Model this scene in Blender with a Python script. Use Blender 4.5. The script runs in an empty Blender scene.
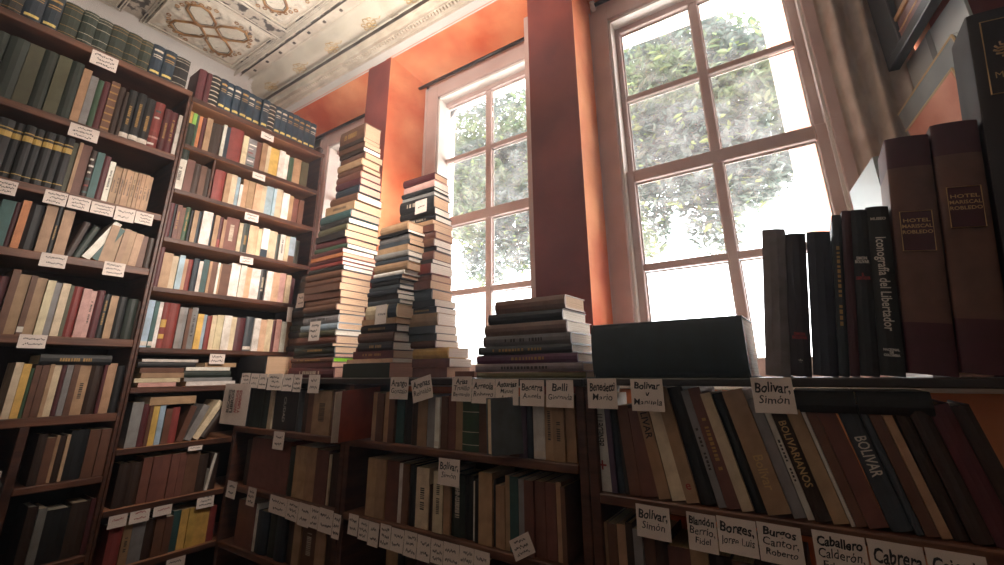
import bpy, math, random
from mathutils import Matrix, Vector, noise
C = bpy.context.scene
COL = C.collection
R = random.Random(7)
PI = math.pi
EYE = 1.17                                   # height of the lens above the floor

# ------------------------------------------------------------------ camera
F, PX, PY = 442.767, 502.0, 239.8            # focal length and principal point in pixels of a 1004 x 565 frame
YAW, PITCH, ROLL = math.radians(-33.8647), math.radians(16.697), math.radians(-.47535)
fw = Vector((math.sin(YAW) * math.cos(PITCH), math.cos(YAW) * math.cos(PITCH), math.sin(PITCH)))
rt0 = Vector((math.cos(YAW), -math.sin(YAW), 0)); up0 = rt0.cross(fw)
RT = math.cos(ROLL) * rt0 + math.sin(ROLL) * up0
UP = -math.sin(ROLL) * rt0 + math.cos(ROLL) * up0
FW = fw
cam = bpy.data.cameras.new('camera'); camo = bpy.data.objects.new('camera', cam); COL.objects.link(camo)
m = Matrix((RT, UP, -FW)).transposed().to_4x4(); m.translation = Vector((0, 0, EYE))
camo.matrix_world = m
cam.sensor_width = 36; cam.lens = F / 1004 * 36; cam.shift_x = 0; cam.shift_y = -(282.5 - PY) / 1004
cam.clip_start = .02; cam.clip_end = 200
C.camera = camo
# ------------------------------------------------------------------ colour management, sky, added fill lights
C.view_settings.view_transform = 'Standard'; C.view_settings.look = 'None'
C.view_settings.gamma = 1; C.view_settings.use_curve_mapping = False
C.view_settings.exposure = 0.0
w = bpy.data.worlds.new('world'); C.world = w; w.use_nodes = True
nt = w.node_tree; bg = nt.nodes['Background']; bg.inputs[1].default_value = 1.0
tc = nt.nodes.new('ShaderNodeTexCoord'); sp = nt.nodes.new('ShaderNodeSeparateXYZ'); nt.links.new(tc.outputs['Generated'], sp.inputs[0])
rp = nt.nodes.new('ShaderNodeValToRGB'); nt.links.new(sp.outputs[2], rp.inputs[0])      # sunlit street low, bright overcast sky above
SKY, LOW, SIDE_GLOW = 8.5, 14.0, 20.0
rp.color_ramp.elements[0].position = .0; rp.color_ramp.elements[0].color = (1, .96, .90, 1)
rp.color_ramp.elements[1].position = .12; rp.color_ramp.elements[1].color = (.93 * SKY / LOW, .97 * SKY / LOW, SKY / LOW, 1)
ml = nt.nodes.new('ShaderNodeVectorMath'); ml.operation = 'SCALE'; ml.inputs['Scale'].default_value = LOW
nt.links.new(rp.outputs[0], ml.inputs[0])
# bright lobe added to the surroundings, off to the side, to light the corner bookcase
dt = nt.nodes.new('ShaderNodeVectorMath'); dt.operation = 'DOT_PRODUCT'; dt.inputs[1].default_value = Vector((.84, .54, .02)).normalized()
nt.links.new(tc.outputs['Generated'], dt.inputs[0])
mr = nt.nodes.new('ShaderNodeMapRange'); mr.inputs[1].default_value = .88; mr.inputs[2].default_value = .97; mr.inputs[3].default_value = 0; mr.inputs[4].default_value = SIDE_GLOW
nt.links.new(dt.outputs['Value'], mr.inputs[0])
fc = nt.nodes.new('ShaderNodeVectorMath'); fc.operation = 'SCALE'; fc.inputs[0].default_value = (1, .90, .78); nt.links.new(mr.outputs[0], fc.inputs['Scale'])
ad = nt.nodes.new('ShaderNodeVectorMath'); ad.operation = 'ADD'; nt.links.new(ml.outputs[0], ad.inputs[0]); nt.links.new(fc.outputs[0], ad.inputs[1]); nt.links.new(ad.outputs[0], bg.inputs[0])
FILL1, FILL2, FILL3 = 1.2, 31, 10
def area(name, loc, rot, sx, sy, power, col, portal=False):
    l = bpy.data.lights.new(name, 'AREA'); l.shape = 'RECTANGLE'; l.size = sx; l.size_y = sy; l.energy = power; l.color = col
    if portal: l.cycles.is_portal = True
    o = bpy.data.objects.new(name, l); COL.objects.link(o); o.location = loc; o.rotation_euler = rot; return o
for k, xc in enumerate((-.19, -1.41, -2.62)):
    area('window_portal', (xc, 2.12, EYE + .9), (-PI / 2, 0, 0), .95, 2.0, 1, (1, 1, 1), True)
area('overhead_fill', (-1.2, .35, EYE + 2.0), (0, 0, 0), .6, .6, FILL1, (1, .86, .74))  # added overhead fill light without a fitting
area('ceiling_fill', (-1.5, .75, EYE + 1.25), (PI, 0, 0), .5, .5, FILL2, (1, .90, .80))  # unseen fill pointing up, added to brighten the ceiling
l3 = area('shelf_fill', (-.85, 1.0, EYE + 1.05), (0, 0, 0), .35, .35, FILL3, (1, .87, .76))  # fill light hung in mid-room to brighten the corner bookcase
l3.data.spread = math.radians(75)
l3.rotation_euler = (Vector((-2.6, 1.30, .65)) - Vector((-.85, 1.0, 1.05))).to_track_quat('-Z', 'Y').to_euler()

# ------------------------------------------------------------------ pixel helpers: a point of the photo on a plane of the room (heights from the lens)
def ray(x, y): return (x - PX) / F * RT - (y - PY) / F * UP + FW
def onY(x, y, Y): d = ray(x, y); return d * (Y / d.y)
def onX(x, y, X): d = ray(x, y); return d * (X / d.x)
def x_at(px, Y, z):                          # x of the point at depth Y and height z that shows in column px
    k = (px - PX) / F
    a = RT - k * FW
    return -(Y * a.y + z * a.z) / a.x
def y_at(px, X, z):
    k = (px - PX) / F
    a = RT - k * FW
    return -(X * a.x + z * a.z) / a.y
def z_at(py, X, Y):
    k = -(py - PY) / F
    a = UP - k * FW
    return -(X * a.x + Y * a.y) / a.z
def px_of(p):
    z = p.dot(FW)
    if z < .05: return None
    return PX + F * p.dot(RT) / z, PY - F * p.dot(UP) / z

# ------------------------------------------------------------------ materials
def s2l(c): return tuple(((v / 255) / 12.92 if v <= 10 else ((v / 255 + .055) / 1.055) ** 2.4) for v in c)
def hexc(h): return s2l((int(h[0:2], 16), int(h[2:4], 16), int(h[4:6], 16)))
def mat(name, col=(.5, .5, .5), rough=.6, metal=0, attr=None):
    m = bpy.data.materials.new(name); m.use_nodes = True
    nt = m.node_tree; b = nt.nodes['Principled BSDF']
    b.inputs['Base Color'].default_value = (*col, 1); b.inputs['Roughness'].default_value = rough; b.inputs['Metallic'].default_value = metal
    return m, nt, b
def nd(nt, t, **kw):
    n = nt.nodes.new(t)
    for k, v in kw.items():
        if hasattr(n, k): setattr(n, k, v)
        else: n.inputs[k].default_value = v
    return n
def noisy(name, c1, c2, scale=6, rough=.6, bump=0, stretch=(1, 1, 1), metal=0, detail=5, lo=.35, hi=.65, bscale=None, coord='Object'):
    m, nt, b = mat(name, c1, rough, metal)
    tc = nd(nt, 'ShaderNodeTexCoord'); mp = nd(nt, 'ShaderNodeMapping'); mp.inputs['Scale'].default_value = stretch
    nt.links.new(tc.outputs[coord], mp.inputs[0])
    n = nd(nt, 'ShaderNodeTexNoise', Scale=scale, Detail=detail); nt.links.new(mp.outputs[0], n.inputs['Vector'])
    r = nd(nt, 'ShaderNodeValToRGB'); r.color_ramp.elements[0].position = lo; r.color_ramp.elements[1].position = hi
    r.color_ramp.elements[0].color = (*c1, 1); r.color_ramp.elements[1].color = (*c2, 1)
    nt.links.new(n.outputs[0], r.inputs[0]); nt.links.new(r.outputs[0], b.inputs['Base Color'])
    if bump:
        n2 = nd(nt, 'ShaderNodeTexNoise', Scale=bscale or scale * 3, Detail=4); nt.links.new(mp.outputs[0], n2.inputs['Vector'])
        bp = nd(nt, 'ShaderNodeBump', Strength=bump, Distance=.01); nt.links.new(n2.outputs[0], bp.inputs['Height']); nt.links.new(bp.outputs[0], b.inputs['Normal'])
    return m
def attr_mat(name, rough, stripes=False, wear=True):
    m, nt, b = mat(name, (.5, .5, .5), rough)
    a = nd(nt, 'ShaderNodeAttribute', attribute_name='Col')
    mx = nd(nt, 'ShaderNodeMix', data_type='RGBA', blend_type='MULTIPLY'); mx.inputs[0].default_value = 1
    nt.links.new(a.outputs['Color'], mx.inputs[6])
    r = nd(nt, 'ShaderNodeValToRGB')
    if stripes:
        uv = nd(nt, 'ShaderNodeUVMap', uv_map='UVMap'); mp = nd(nt, 'ShaderNodeMapping'); mp.inputs['Scale'].default_value = (900, 3, 1)
        nt.links.new(uv.outputs[0], mp.inputs[0])
        n = nd(nt, 'ShaderNodeTexNoise', Scale=1, Detail=3); nt.links.new(mp.outputs[0], n.inputs['Vector'])
        r.color_ramp.elements[0].position = .3; r.color_ramp.elements[0].color = (.62, .55, .48, 1); r.color_ramp.elements[1].position = .62; r.color_ramp.elements[1].color = (1, 1, 1, 1)
    else:
        tc = nd(nt, 'ShaderNodeTexCoord'); n = nd(nt, 'ShaderNodeTexNoise', Scale=22, Detail=6); nt.links.new(tc.outputs['Object'], n.inputs['Vector'])
        r.color_ramp.elements[0].position = .3; r.color_ramp.elements[0].color = (.7, .66, .62, 1); r.color_ramp.elements[1].position = .6; r.color_ramp.elements[1].color = (1, 1, 1, 1)
    nt.links.new(n.outputs[0], r.inputs[0]); nt.links.new(r.outputs[0], mx.inputs[7]); nt.links.new(mx.outputs[2], b.inputs['Base Color'])
    return m
M_COVER = attr_mat('book_cover', .5)
M_PAGES = attr_mat('book_pages', .9, True)
M_WOOD = noisy('dark_stained_wood', hexc('38211a'), hexc('5c3a2c'), 5, .45, .15, (1, 1, 9))
M_WOODX = noisy('shelf_board_wood', hexc('482a20'), hexc('744c38'), 6, .45, .15, (1.2, .6, 8))
M_WOODL = noisy('pale_shelf_wood', hexc('8c5a40'), hexc('b48260'), 6, .5, .15, (1.2, .6, 8))
M_BACK = noisy('bookcase_back', hexc('24130e'), hexc('3c2218'), 4, .7)
M_DARK = noisy('counter_board', hexc('1c1a1c'), hexc('2c2424'), 8, .3)
M_ORANGE = noisy('orange_limewash', hexc('d25a30'), hexc('fbb482'), 2.6, .8, .12, lo=.32, hi=.74)
M_RED = noisy('shaded_wall_paint', hexc('6c2a28'), hexc('9a463c'), 3.6, .65, .1, lo=.3, hi=.7)
M_WHITEW = noisy('white_plaster', hexc('cfcac6'), hexc('e2ddd8'), 3, .8)
M_FRAME = noisy('window_paint', hexc('c2a6a0'), hexc('cdb4ae'), 8, .45, .05)
M_FRAMEW = noisy('white_window_paint', hexc('e0d8d2'), hexc('ece6e0'), 8, .5)
M_TIN = noisy('embossed_tin', hexc('c4b8a8'), hexc('ded4c4'), 9, .42, .5, bscale=26)
M_TINSPOT = noisy('spotted_tin', hexc('d2c7b7'), hexc('625850'), 20, .45, .6, lo=.60, hi=.66, bscale=30)
M_GOLDP = noisy('pale_gold', hexc('b8945c'), hexc('d8bc88'), 20, .4, .2, metal=.2)
M_TINP = noisy('smooth_tin', hexc('cdc4b4'), hexc('dcd4c4'), 5, .4, .05)
M_PEEL = noisy('peeling_tin', hexc('c2b5a6'), hexc('4c423c'), 16, .6, .5, lo=.5, hi=.56)
M_GOLD = noisy('worn_gold', hexc('8a5c30'), hexc('b88a50'), 20, .4, .2, metal=.35)
M_GROOVE = noisy('dark_groove', hexc('3a302a'), hexc('6a5c50'), 8, .8)
M_CARD = noisy('card_paper', hexc('d8cac2'), hexc('e2d6ce'), 12, .8)
M_INK = mat('black_ink', (.012, .012, .016), .6)[0]
M_REDINK = mat('red_ink', (.35, .03, .03), .6)[0]
M_TITLEG = mat('gold_lettering', (.55, .36, .16), .4, .3)[0]
M_TITLEW = mat('pale_lettering', (.62, .58, .52), .6)[0]
M_METAL = mat('dark_metal', (.05, .045, .045), .35, .7)[0]
M_FLOOR = noisy('floor_boards', hexc('3a241a'), hexc('5a3a28'), 4, .5, .1, (1, 8, 1))
M_CLOTH = noisy('curtain_cloth', hexc('bba89c'), hexc('d2c2b6'), 14, .9, .2)
M_BARK = noisy('tree_bark', hexc('4a4036'), hexc('6a5c4c'), 10, .9, .6, (1, 1, .3))
M_ASPHALT = noisy('street_paving', hexc('a8a49c'), hexc('c4c0b8'), 5, .9)
def leafmat():
    m, nt, b = mat('leaf_green', (.2, .3, .12), .5)
    a = nd(nt, 'ShaderNodeAttribute', attribute_name='Col'); nt.links.new(a.outputs['Color'], b.inputs['Base Color'])
    t = nd(nt, 'ShaderNodeBsdfTranslucent'); nt.links.new(a.outputs['Color'], t.inputs[0])
    mx = nd(nt, 'ShaderNodeMixShader'); mx.inputs[0].default_value = .35
    out = nt.nodes['Material Output']; nt.links.new(b.outputs[0], mx.inputs[1]); nt.links.new(t.outputs[0], mx.inputs[2]); nt.links.new(mx.outputs[0], out.inputs[0])
    return m
M_LEAF = leafmat()
def glassmat():
    m = bpy.data.materials.new('dusty_glass'); m.use_nodes = True; nt = m.node_tree; nt.nodes.clear()
    out = nd(nt, 'ShaderNodeOutputMaterial'); tr = nd(nt, 'ShaderNodeBsdfTransparent'); gl = nd(nt, 'ShaderNodeBsdfGlossy', Roughness=.02)
    du = nd(nt, 'ShaderNodeBsdfTranslucent'); du.inputs[0].default_value = (.93, .95, 1, 1)
    fr = nd(nt, 'ShaderNodeFresnel', IOR=1.3); m1 = nd(nt, 'ShaderNodeMixShader'); m2 = nd(nt, 'ShaderNodeMixShader')
    nt.links.new(fr.outputs[0], m1.inputs[0]); nt.links.new(tr.outputs[0], m1.inputs[1]); nt.links.new(gl.outputs[0], m1.inputs[2])
    tc = nd(nt, 'ShaderNodeTexCoord'); n = nd(nt, 'ShaderNodeTexNoise', Scale=14, Detail=6); nt.links.new(tc.outputs['Object'], n.inputs['Vector'])
    r = nd(nt, 'ShaderNodeMapRange'); r.inputs[1].default_value = .35; r.inputs[2].default_value = .7; r.inputs[3].default_value = .012; r.inputs[4].default_value = .05
    nt.links.new(n.outputs[0], r.inputs[0]); nt.links.new(r.outputs[0], m2.inputs[0]); nt.links.new(m1.outputs[0], m2.inputs[1]); nt.links.new(du.outputs[0], m2.inputs[2])
    nt.links.new(m2.outputs[0], out.inputs[0]); return m
M_GLASS = glassmat()

# ------------------------------------------------------------------ mesh helpers
class Geo:
    def __init__(s): s.v = []; s.f = []; s.c = []; s.m = []; s.uv = []
    def add(s, vs, fs, col=(1, 1, 1), mi=0, M=None, uvs=None):
        o = len(s.v)
        s.v += [tuple(M @ Vector(v)) for v in vs] if M else [tuple(v) for v in vs]
        for i, f in enumerate(fs):
            s.f.append(tuple(o + k for k in f)); s.c.append(col[i] if isinstance(col, list) else col); s.m.append(mi)
            s.uv.append([(uvs[k] if uvs else (0, 0)) for k in f])
        return s
    def box(s, a, b, col=(1, 1, 1), mi=0, M=None, bev=0):
        x0, y0, z0 = [min(p, q) for p, q in zip(a, b)]; x1, y1, z1 = [max(p, q) for p, q in zip(a, b)]
        if bev <= 0 or min(x1 - x0, y1 - y0, z1 - z0) < 2.2 * bev:
            vs = [(x0, y0, z0), (x1, y0, z0), (x1, y1, z0), (x0, y1, z0), (x0, y0, z1), (x1, y0, z1), (x1, y1, z1), (x0, y1, z1)]
            return s.add(vs, [(0, 3, 2, 1), (4, 5, 6, 7), (0, 1, 5, 4), (1, 2, 6, 5), (2, 3, 7, 6), (3, 0, 4, 7)], col, mi, M)
        vs = []; idx = {}
        for i, X in enumerate((x0, x1)):
            for j, Y in enumerate((y0, y1)):
                for k, Z in enumerate((z0, z1)):
                    sx, sy, sz = (1, -1)[i], (1, -1)[j], (1, -1)[k]
                    idx[i, j, k] = len(vs)
                    vs += [(X, Y + sy * bev, Z + sz * bev), (X + sx * bev, Y, Z + sz * bev), (X + sx * bev, Y + sy * bev, Z)]
        g = lambda i, j, k, n: idx[i, j, k] + n
        fs = []
        for i in (0, 1):
            q = [g(i, 0, 0, 0), g(i, 1, 0, 0), g(i, 1, 1, 0), g(i, 0, 1, 0)]; fs.append(tuple(q if i else q[::-1]))
            q = [g(0, i, 0, 1), g(1, i, 0, 1), g(1, i, 1, 1), g(0, i, 1, 1)]; fs.append(tuple(q[::-1] if i else q))
            q = [g(0, 0, i, 2), g(1, 0, i, 2), g(1, 1, i, 2), g(0, 1, i, 2)]; fs.append(tuple(q if i else q[::-1]))
        for a_ in (0, 1):
            for b_ in (0, 1):
                q = [g(a_, b_, 0, 0), g(a_, b_, 1, 0), g(a_, b_, 1, 1), g(a_, b_, 0, 1)]; fs.append(tuple(q if a_ != b_ else q[::-1]))
                q = [g(0, a_, b_, 1), g(0, a_, b_, 2), g(1, a_, b_, 2), g(1, a_, b_, 1)]; fs.append(tuple(q if a_ == b_ else q[::-1]))
                q = [g(a_, 0, b_, 0), g(a_, 1, b_, 0), g(a_, 1, b_, 2), g(a_, 0, b_, 2)]; fs.append(tuple(q if a_ != b_ else q[::-1]))
        for i in (0, 1):
            for j in (0, 1):
                for k in (0, 1):
                    q = [g(i, j, k, 0), g(i, j, k, 1), g(i, j, k, 2)]; fs.append(tuple(q if (i + j + k) % 2 else q[::-1]))
        return s.add(vs, fs, col, mi, M)
    def tube(s, pts, r, n=8, col=(1, 1, 1), mi=0, closed=False):
        pts = [Vector(p) for p in pts]; N = len(pts); rs = r if isinstance(r, (list, tuple)) else [r] * N
        vs = []; fs = []
        for i, p in enumerate(pts):
            a = pts[(i - 1) % N] if (closed or i) else p; b = pts[(i + 1) % N] if (closed or i < N - 1) else p
            d = (b - a).normalized() if (b - a).length > 1e-9 else Vector((0, 0, 1)); u = d.cross(Vector((0, 0, 1)))
            if u.length < 1e-3: u = d.cross(Vector((0, 1, 0)))
            u.normalize(); v = d.cross(u)
            for k in range(n):
                t = 2 * PI * k / n; vs.append(tuple(p + rs[i] * (math.cos(t) * u + math.sin(t) * v)))
        for i in range(N if closed else N - 1):
            for k in range(n):
                a = i * n + k; b = i * n + (k + 1) % n; j = ((i + 1) % N) * n
                fs.append((a, b, j + (k + 1) % n, j + k))
        if not closed: fs.append(tuple(range(n))[::-1]); fs.append(tuple((N - 1) * n + k for k in range(n)))
        return s.add(vs, fs, col, mi)
    def profile_x(s, prof, x0, x1, col=(1, 1, 1), mi=0):  # a (y, z) profile swept along x
        n = len(prof); vs = [(x0, y, z) for y, z in prof] + [(x1, y, z) for y, z in prof]
        fs = [(i, i + 1, n + i + 1, n + i) for i in range(n - 1)]
        return s.add(vs, fs, col, mi)
def mesh_from(name, g, mats, smooth=False):
    me = bpy.data.meshes.new(name); me.from_pydata(g.v, [], g.f); 
    for mm in mats: me.materials.append(mm)
    me.polygons.foreach_set('material_index', g.m)
    ca = me.color_attributes.new('Col', 'FLOAT_COLOR', 'CORNER')
    buf = []; ub = []
    for f, c, u in zip(g.f, g.c, g.uv):
        for k in range(len(f)): buf += [c[0], c[1], c[2], 1]; ub += [u[k][0], u[k][1]]
    ca.data.foreach_set('color', buf)
    uv = me.uv_layers.new(name='UVMap'); uv.data.foreach_set('uv', ub)
    if smooth: me.polygons.foreach_set('use_smooth', [True] * len(me.polygons))
    me.update(); return me
def tag(o, label=None, cat=None, group=None, kind=None):
    if label: o['label'] = label
    if cat: o['category'] = cat
    if group: o['group'] = group
    if kind: o['kind'] = kind
    return o
WM = {}                                       # world matrix of every placed object
def put(o, parent, M):
    M = M.copy() if M else Matrix.Identity(4)
    if parent: o.parent = parent; o.matrix_basis = WM[parent.name].inverted() @ M
    else: o.matrix_basis = M
    WM[o.name] = M
    return o
def obj(name, g, mats, parent=None, M=None, smooth=False):       # g in the frame of M, a world matrix
    if not isinstance(mats, (list, tuple)): mats = [mats]
    o = bpy.data.objects.new(name, mesh_from(name, g, mats, smooth)); COL.objects.link(o)
    return put(o, parent, M)
def empty(name, M, parent=None):
    o = bpy.data.objects.new(name, None); COL.objects.link(o); o.empty_display_size = .1
    return put(o, parent, M if isinstance(M, Matrix) else Matrix.Translation(M))
def lift(g):                                 # shapes are given from the lens height; lift them to the floor's zero
    g.v = [(x, y, z + EYE) for x, y, z in g.v]; return g
def struct(name, g, mats, parent=None, smooth=False, up=True):
    o = obj(name, lift(g) if up else g, mats, parent, None, smooth)
    if not parent: o['kind'] = 'structure'
    return o
def partw(name, g, mats, parent, smooth=False, base=None):   # lens-relative world geometry of a part, origin at its thing's base
    T = base or WM[parent.name]
    Ti = T.inverted(); g.v = [tuple(Ti @ Vector((x, y, z + EYE))) for x, y, z in g.v]
    return obj(name, g, mats, parent, T, smooth)

def text_mesh(body, size, bold=0, shear=0, space=1.0, align='CENTER'):
    cu = bpy.data.curves.new('t', 'FONT'); cu.body = body; cu.size = size; cu.align_x = align; cu.align_y = 'CENTER'; cu.shear = shear
    cu.offset = bold; cu.space_line = .85; cu.space_character = space; cu.resolution_u = 2
    to = bpy.data.objects.new('t', cu); COL.objects.link(to)
    dg = bpy.context.evaluated_depsgraph_get(); me = bpy.data.meshes.new_from_object(to.evaluated_get(dg))
    bpy.data.objects.remove(to); bpy.data.curves.remove(cu)
    return me
def lettering(body, size, m, parent, M, bold=0, shear=0, fit=None, name='lettering', align='CENTER', hand=False, fith=None):
    me = text_mesh(body, size, bold, shear, align=align)
    if not len(me.vertices): return None
    xs = [v.co.x for v in me.vertices]; wdt = max(xs) - min(xs); ys = [v.co.y for v in me.vertices]; hg = max(ys) - min(ys)
    sx = fit / wdt if fit and wdt > fit else 1
    sy = fith / hg if fith and hg > fith else 1
    for v in me.vertices:
        v.co.x *= sx; v.co.y *= sy
        if hand: v.co.y += .05 * size * math.sin(v.co.x / size * 4.1 + len(body)); v.co.x += .03 * size * math.sin(v.co.y / size * 9)
    me.materials.clear(); me.materials.append(m)
    o = bpy.data.objects.new(name, me); COL.objects.link(o)
    return put(o, parent, M)

# ================================================================== the room
GY, WY = 1.90, 1.65                           # planes of the window frames and of the pillar fronts
H = 2.2                                       # ceiling
XL, XR, YB = -3.39, 1.6, -2.8                 # wall_left, wall_right, wall behind the lens
g = Geo().box((XL - .2, YB - .2, -EYE - .1), (XR + .2, 2.3, -EYE)); struct('floor', g, M_FLOOR)
g = Geo().box((XR, YB, -EYE), (XR + .15, 2.3, H + .3)); struct('wall_right', g, M_WHITEW)
g = Geo().box((XL - .15, YB - .15, -EYE), (XR + .15, YB, H + .3)); struct('wall_behind', g, M_WHITEW)
# left wall with a plaster cove rolling into the ceiling
g = Geo(); pr = [(XL, -EYE), (XL, 1.86)]
for k in range(9): t = k / 8 * PI / 2; pr.append((XL + .16 * (1 - math.cos(t)), 1.95 + .25 * math.sin(t)))
vs = []; fs = []
ny = 30
for j in range(ny + 1):
    y = YB + (2.3 - YB) * j / ny
    for i, (x, z) in enumerate(pr):
        wv = .012 * math.sin(y * 9 + i) + .012 * math.sin(y * 23.) if i > 1 else 0
        vs.append((x + wv, y, z + (wv * .5 if i < len(pr) - 1 else 0)))
n = len(pr)
for j in range(ny):
    for i in range(n - 1): fs.append((j * n + i, j * n + i + 1, (j + 1) * n + i + 1, (j + 1) * n + i))
g.add(vs, fs); g.box((XL - .15, YB, -EYE), (XL - .01, 2.3, H + .3)); struct('wall_left', g, M_WHITEW, smooth=True)
# window wall: three deep recesses between pillars
REC = [(-3.30, -2.205), (-1.985, -.934), (-.682, .47)]        # left and right edge of each recess at the pillar front
INS = [.0, .045, .03]
ZT, ZTB = 2.025, 1.892                         # soffit height at the front and at the window
SILL = -.06
g = Geo(); gr = Geo()
OUT = 2.28
pil = [(REC[0][1], REC[1][0]), (REC[1][1], REC[2][0]), (REC[2][1], XR)]
for a, b in pil:
    za, zb = -EYE, 2.02
    # front face (same paint, coloured darker for backlit shade) and splayed orange reveals
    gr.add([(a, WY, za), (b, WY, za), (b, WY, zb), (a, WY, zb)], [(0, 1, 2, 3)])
    sp = .035
    e1 = .05 if b < 1 else 0
    g.add([(a, WY, za), (a + .02, GY, za), (a + .02, GY, zb), (a, WY, zb)], [(3, 2, 1, 0)])
    ib = .085 if b < -1.5 else -.004; ib = ib if b < 1 else 0
    g.add([(b, WY, za), (b + ib, GY + .02, za), (b + ib, GY + .02, zb), (b, WY, zb)], [(0, 1, 2, 3)])
    g.box((a + .02, GY, za), (b - .02, OUT, H + .3))
for (a, b) in REC:
    g.add([(a - .05, WY, ZT), (b + .05, WY, ZT), (b + .05, GY + .05, ZTB), (a - .05, GY + .05, ZTB)], [(0, 1, 2, 3)])      # soffit
    g.box((a - .05, WY + .01, ZT + .001), (b + .05, OUT, H + .3))
    g.box((a, WY + .003, -EYE), (b, OUT, SILL))
g.box((XL, WY, -EYE), (REC[0][0], OUT, H + .3))
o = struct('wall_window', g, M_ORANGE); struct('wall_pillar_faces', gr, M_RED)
g = Geo()
for a, b in REC: g.box((a + .0, WY - .012, SILL), (b - .0, GY + .03, SILL + .018), bev=.004)
struct('trim_1', g, M_FRAMEW)                  # window boards

# cornice of rolled tin along the window wall
pf = [(1.660, 2.018), (1.640, 2.035), (1.622, 2.060)]
g = Geo().profile_x(pf, XL, XR); struct('trim_2', g, M_WHITEW)
prof = [(1.622, 2.060), (1.600, 2.056), (1.596, 2.066), (1.560, 2.082), (1.545, 2.078), (1.540, 2.064), (1.528, 2.064), (1.522, 2.100), (1.503, 2.100)]
g = Geo().profile_x(prof, XL, XR)
x = XL
while x < .9:                                  # bead course
    g.box((x, 1.560, 2.062), (x + .013, 1.582, 2.080), bev=.003); x += .024
struct('trim_3', g, M_TIN)
g = Geo(); tp = []
for k in range(13):
    t = PI * .02 + k / 12 * PI * .62
    tp.append((1.425 + .088 * math.cos(t - .15), 2.215 - .088 * math.sin(t - .15) - .0))
tp = [(1.512, 2.136)] + [(y, z) for y, z in [(1.509, 2.150)]] + [(1.505 - .135 * s_, 2.150 + .05 * s_ - .044 * math.sin(PI * s_)) for s_ in [i / 12 for i in range(1, 13)]] + [(1.352, 2.2)]
g.profile_x(tp, XL, XR)
for xc in [-3.30 + .375 * k for k in range(12)]:
    for dx in (-.022, 0, .022):                # raised joint rings
        g.profile_x([(y, z - .010) for y, z in tp], xc + dx - .005, xc + dx + .005)
struct('trim_4', g, M_TINP, smooth=True)
for xc in [-3.109 + .378 * k for k in range(8)]:
    g = Geo()
    for k in range(7):
        a = 2 * PI * k / 7; y = 1.445 + .030 * math.sin(a) ; x_ = xc + .042 * math.cos(a)
        s_ = (1.505 - y) / .135; z = 2.150 + .05 * s_ - .044 * math.sin(PI * s_) - .004
        g.tube([(x_ + .016 * math.cos(t), y + .012 * math.sin(t), z + .003 * math.sin(t * 2)) for t in [2 * PI * q / 7 for q in range(7)]], .0028, 5, closed=True)
    g.tube([(xc + .016 * math.cos(t), 1.445 + .012 * math.sin(t), 2.125) for t in [2 * PI * q / 8 for q in range(8)]], .005, 6, closed=True)
    g.tube([(xc + .05, 1.43, 2.130), (xc + .085, 1.45, 2.130), (xc + .11, 1.44, 2.130)], .003, 5)
    tag(struct('cornice_flower', g, M_GOLDP, smooth=True), 'gilt flower rosette pressed on the rolled tin cornice', 'ornament', 'gilt rosettes along the cornice')['kind'] = 'thing'
# bolted strip, dark groove and ribs between cornice and ceiling panels
g = Geo().profile_x([(1.352, 2.2), (1.345, 2.192), (1.335, 2.2), (1.290, 2.2), (1.288, 2.192), (1.283, 2.192)], XL, XR)
g.profile_x([(1.262, 2.21), (1.260, 2.185), (1.250, 2.180), (1.243, 2.19), (1.237, 2.2)], XL, XR)
struct('trim_5', g, M_TIN)
g = Geo().profile_x([(1.503, 2.100), (1.506, 2.125), (1.512, 2.150)], XL, XR).profile_x([(1.283, 2.192), (1.283, 2.225), (1.262, 2.225), (1.262, 2.20)], XL, XR)  # strip under the roll is coloured dark to deepen the recess shade
for k in range(22):
    x_ = XL + .1 + .17 * k
    g.box((x_, 1.304, 2.190), (x_ + .022, 1.324, 2.2), bev=.004)
struct('trim_6', g, M_GROOVE)

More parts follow.
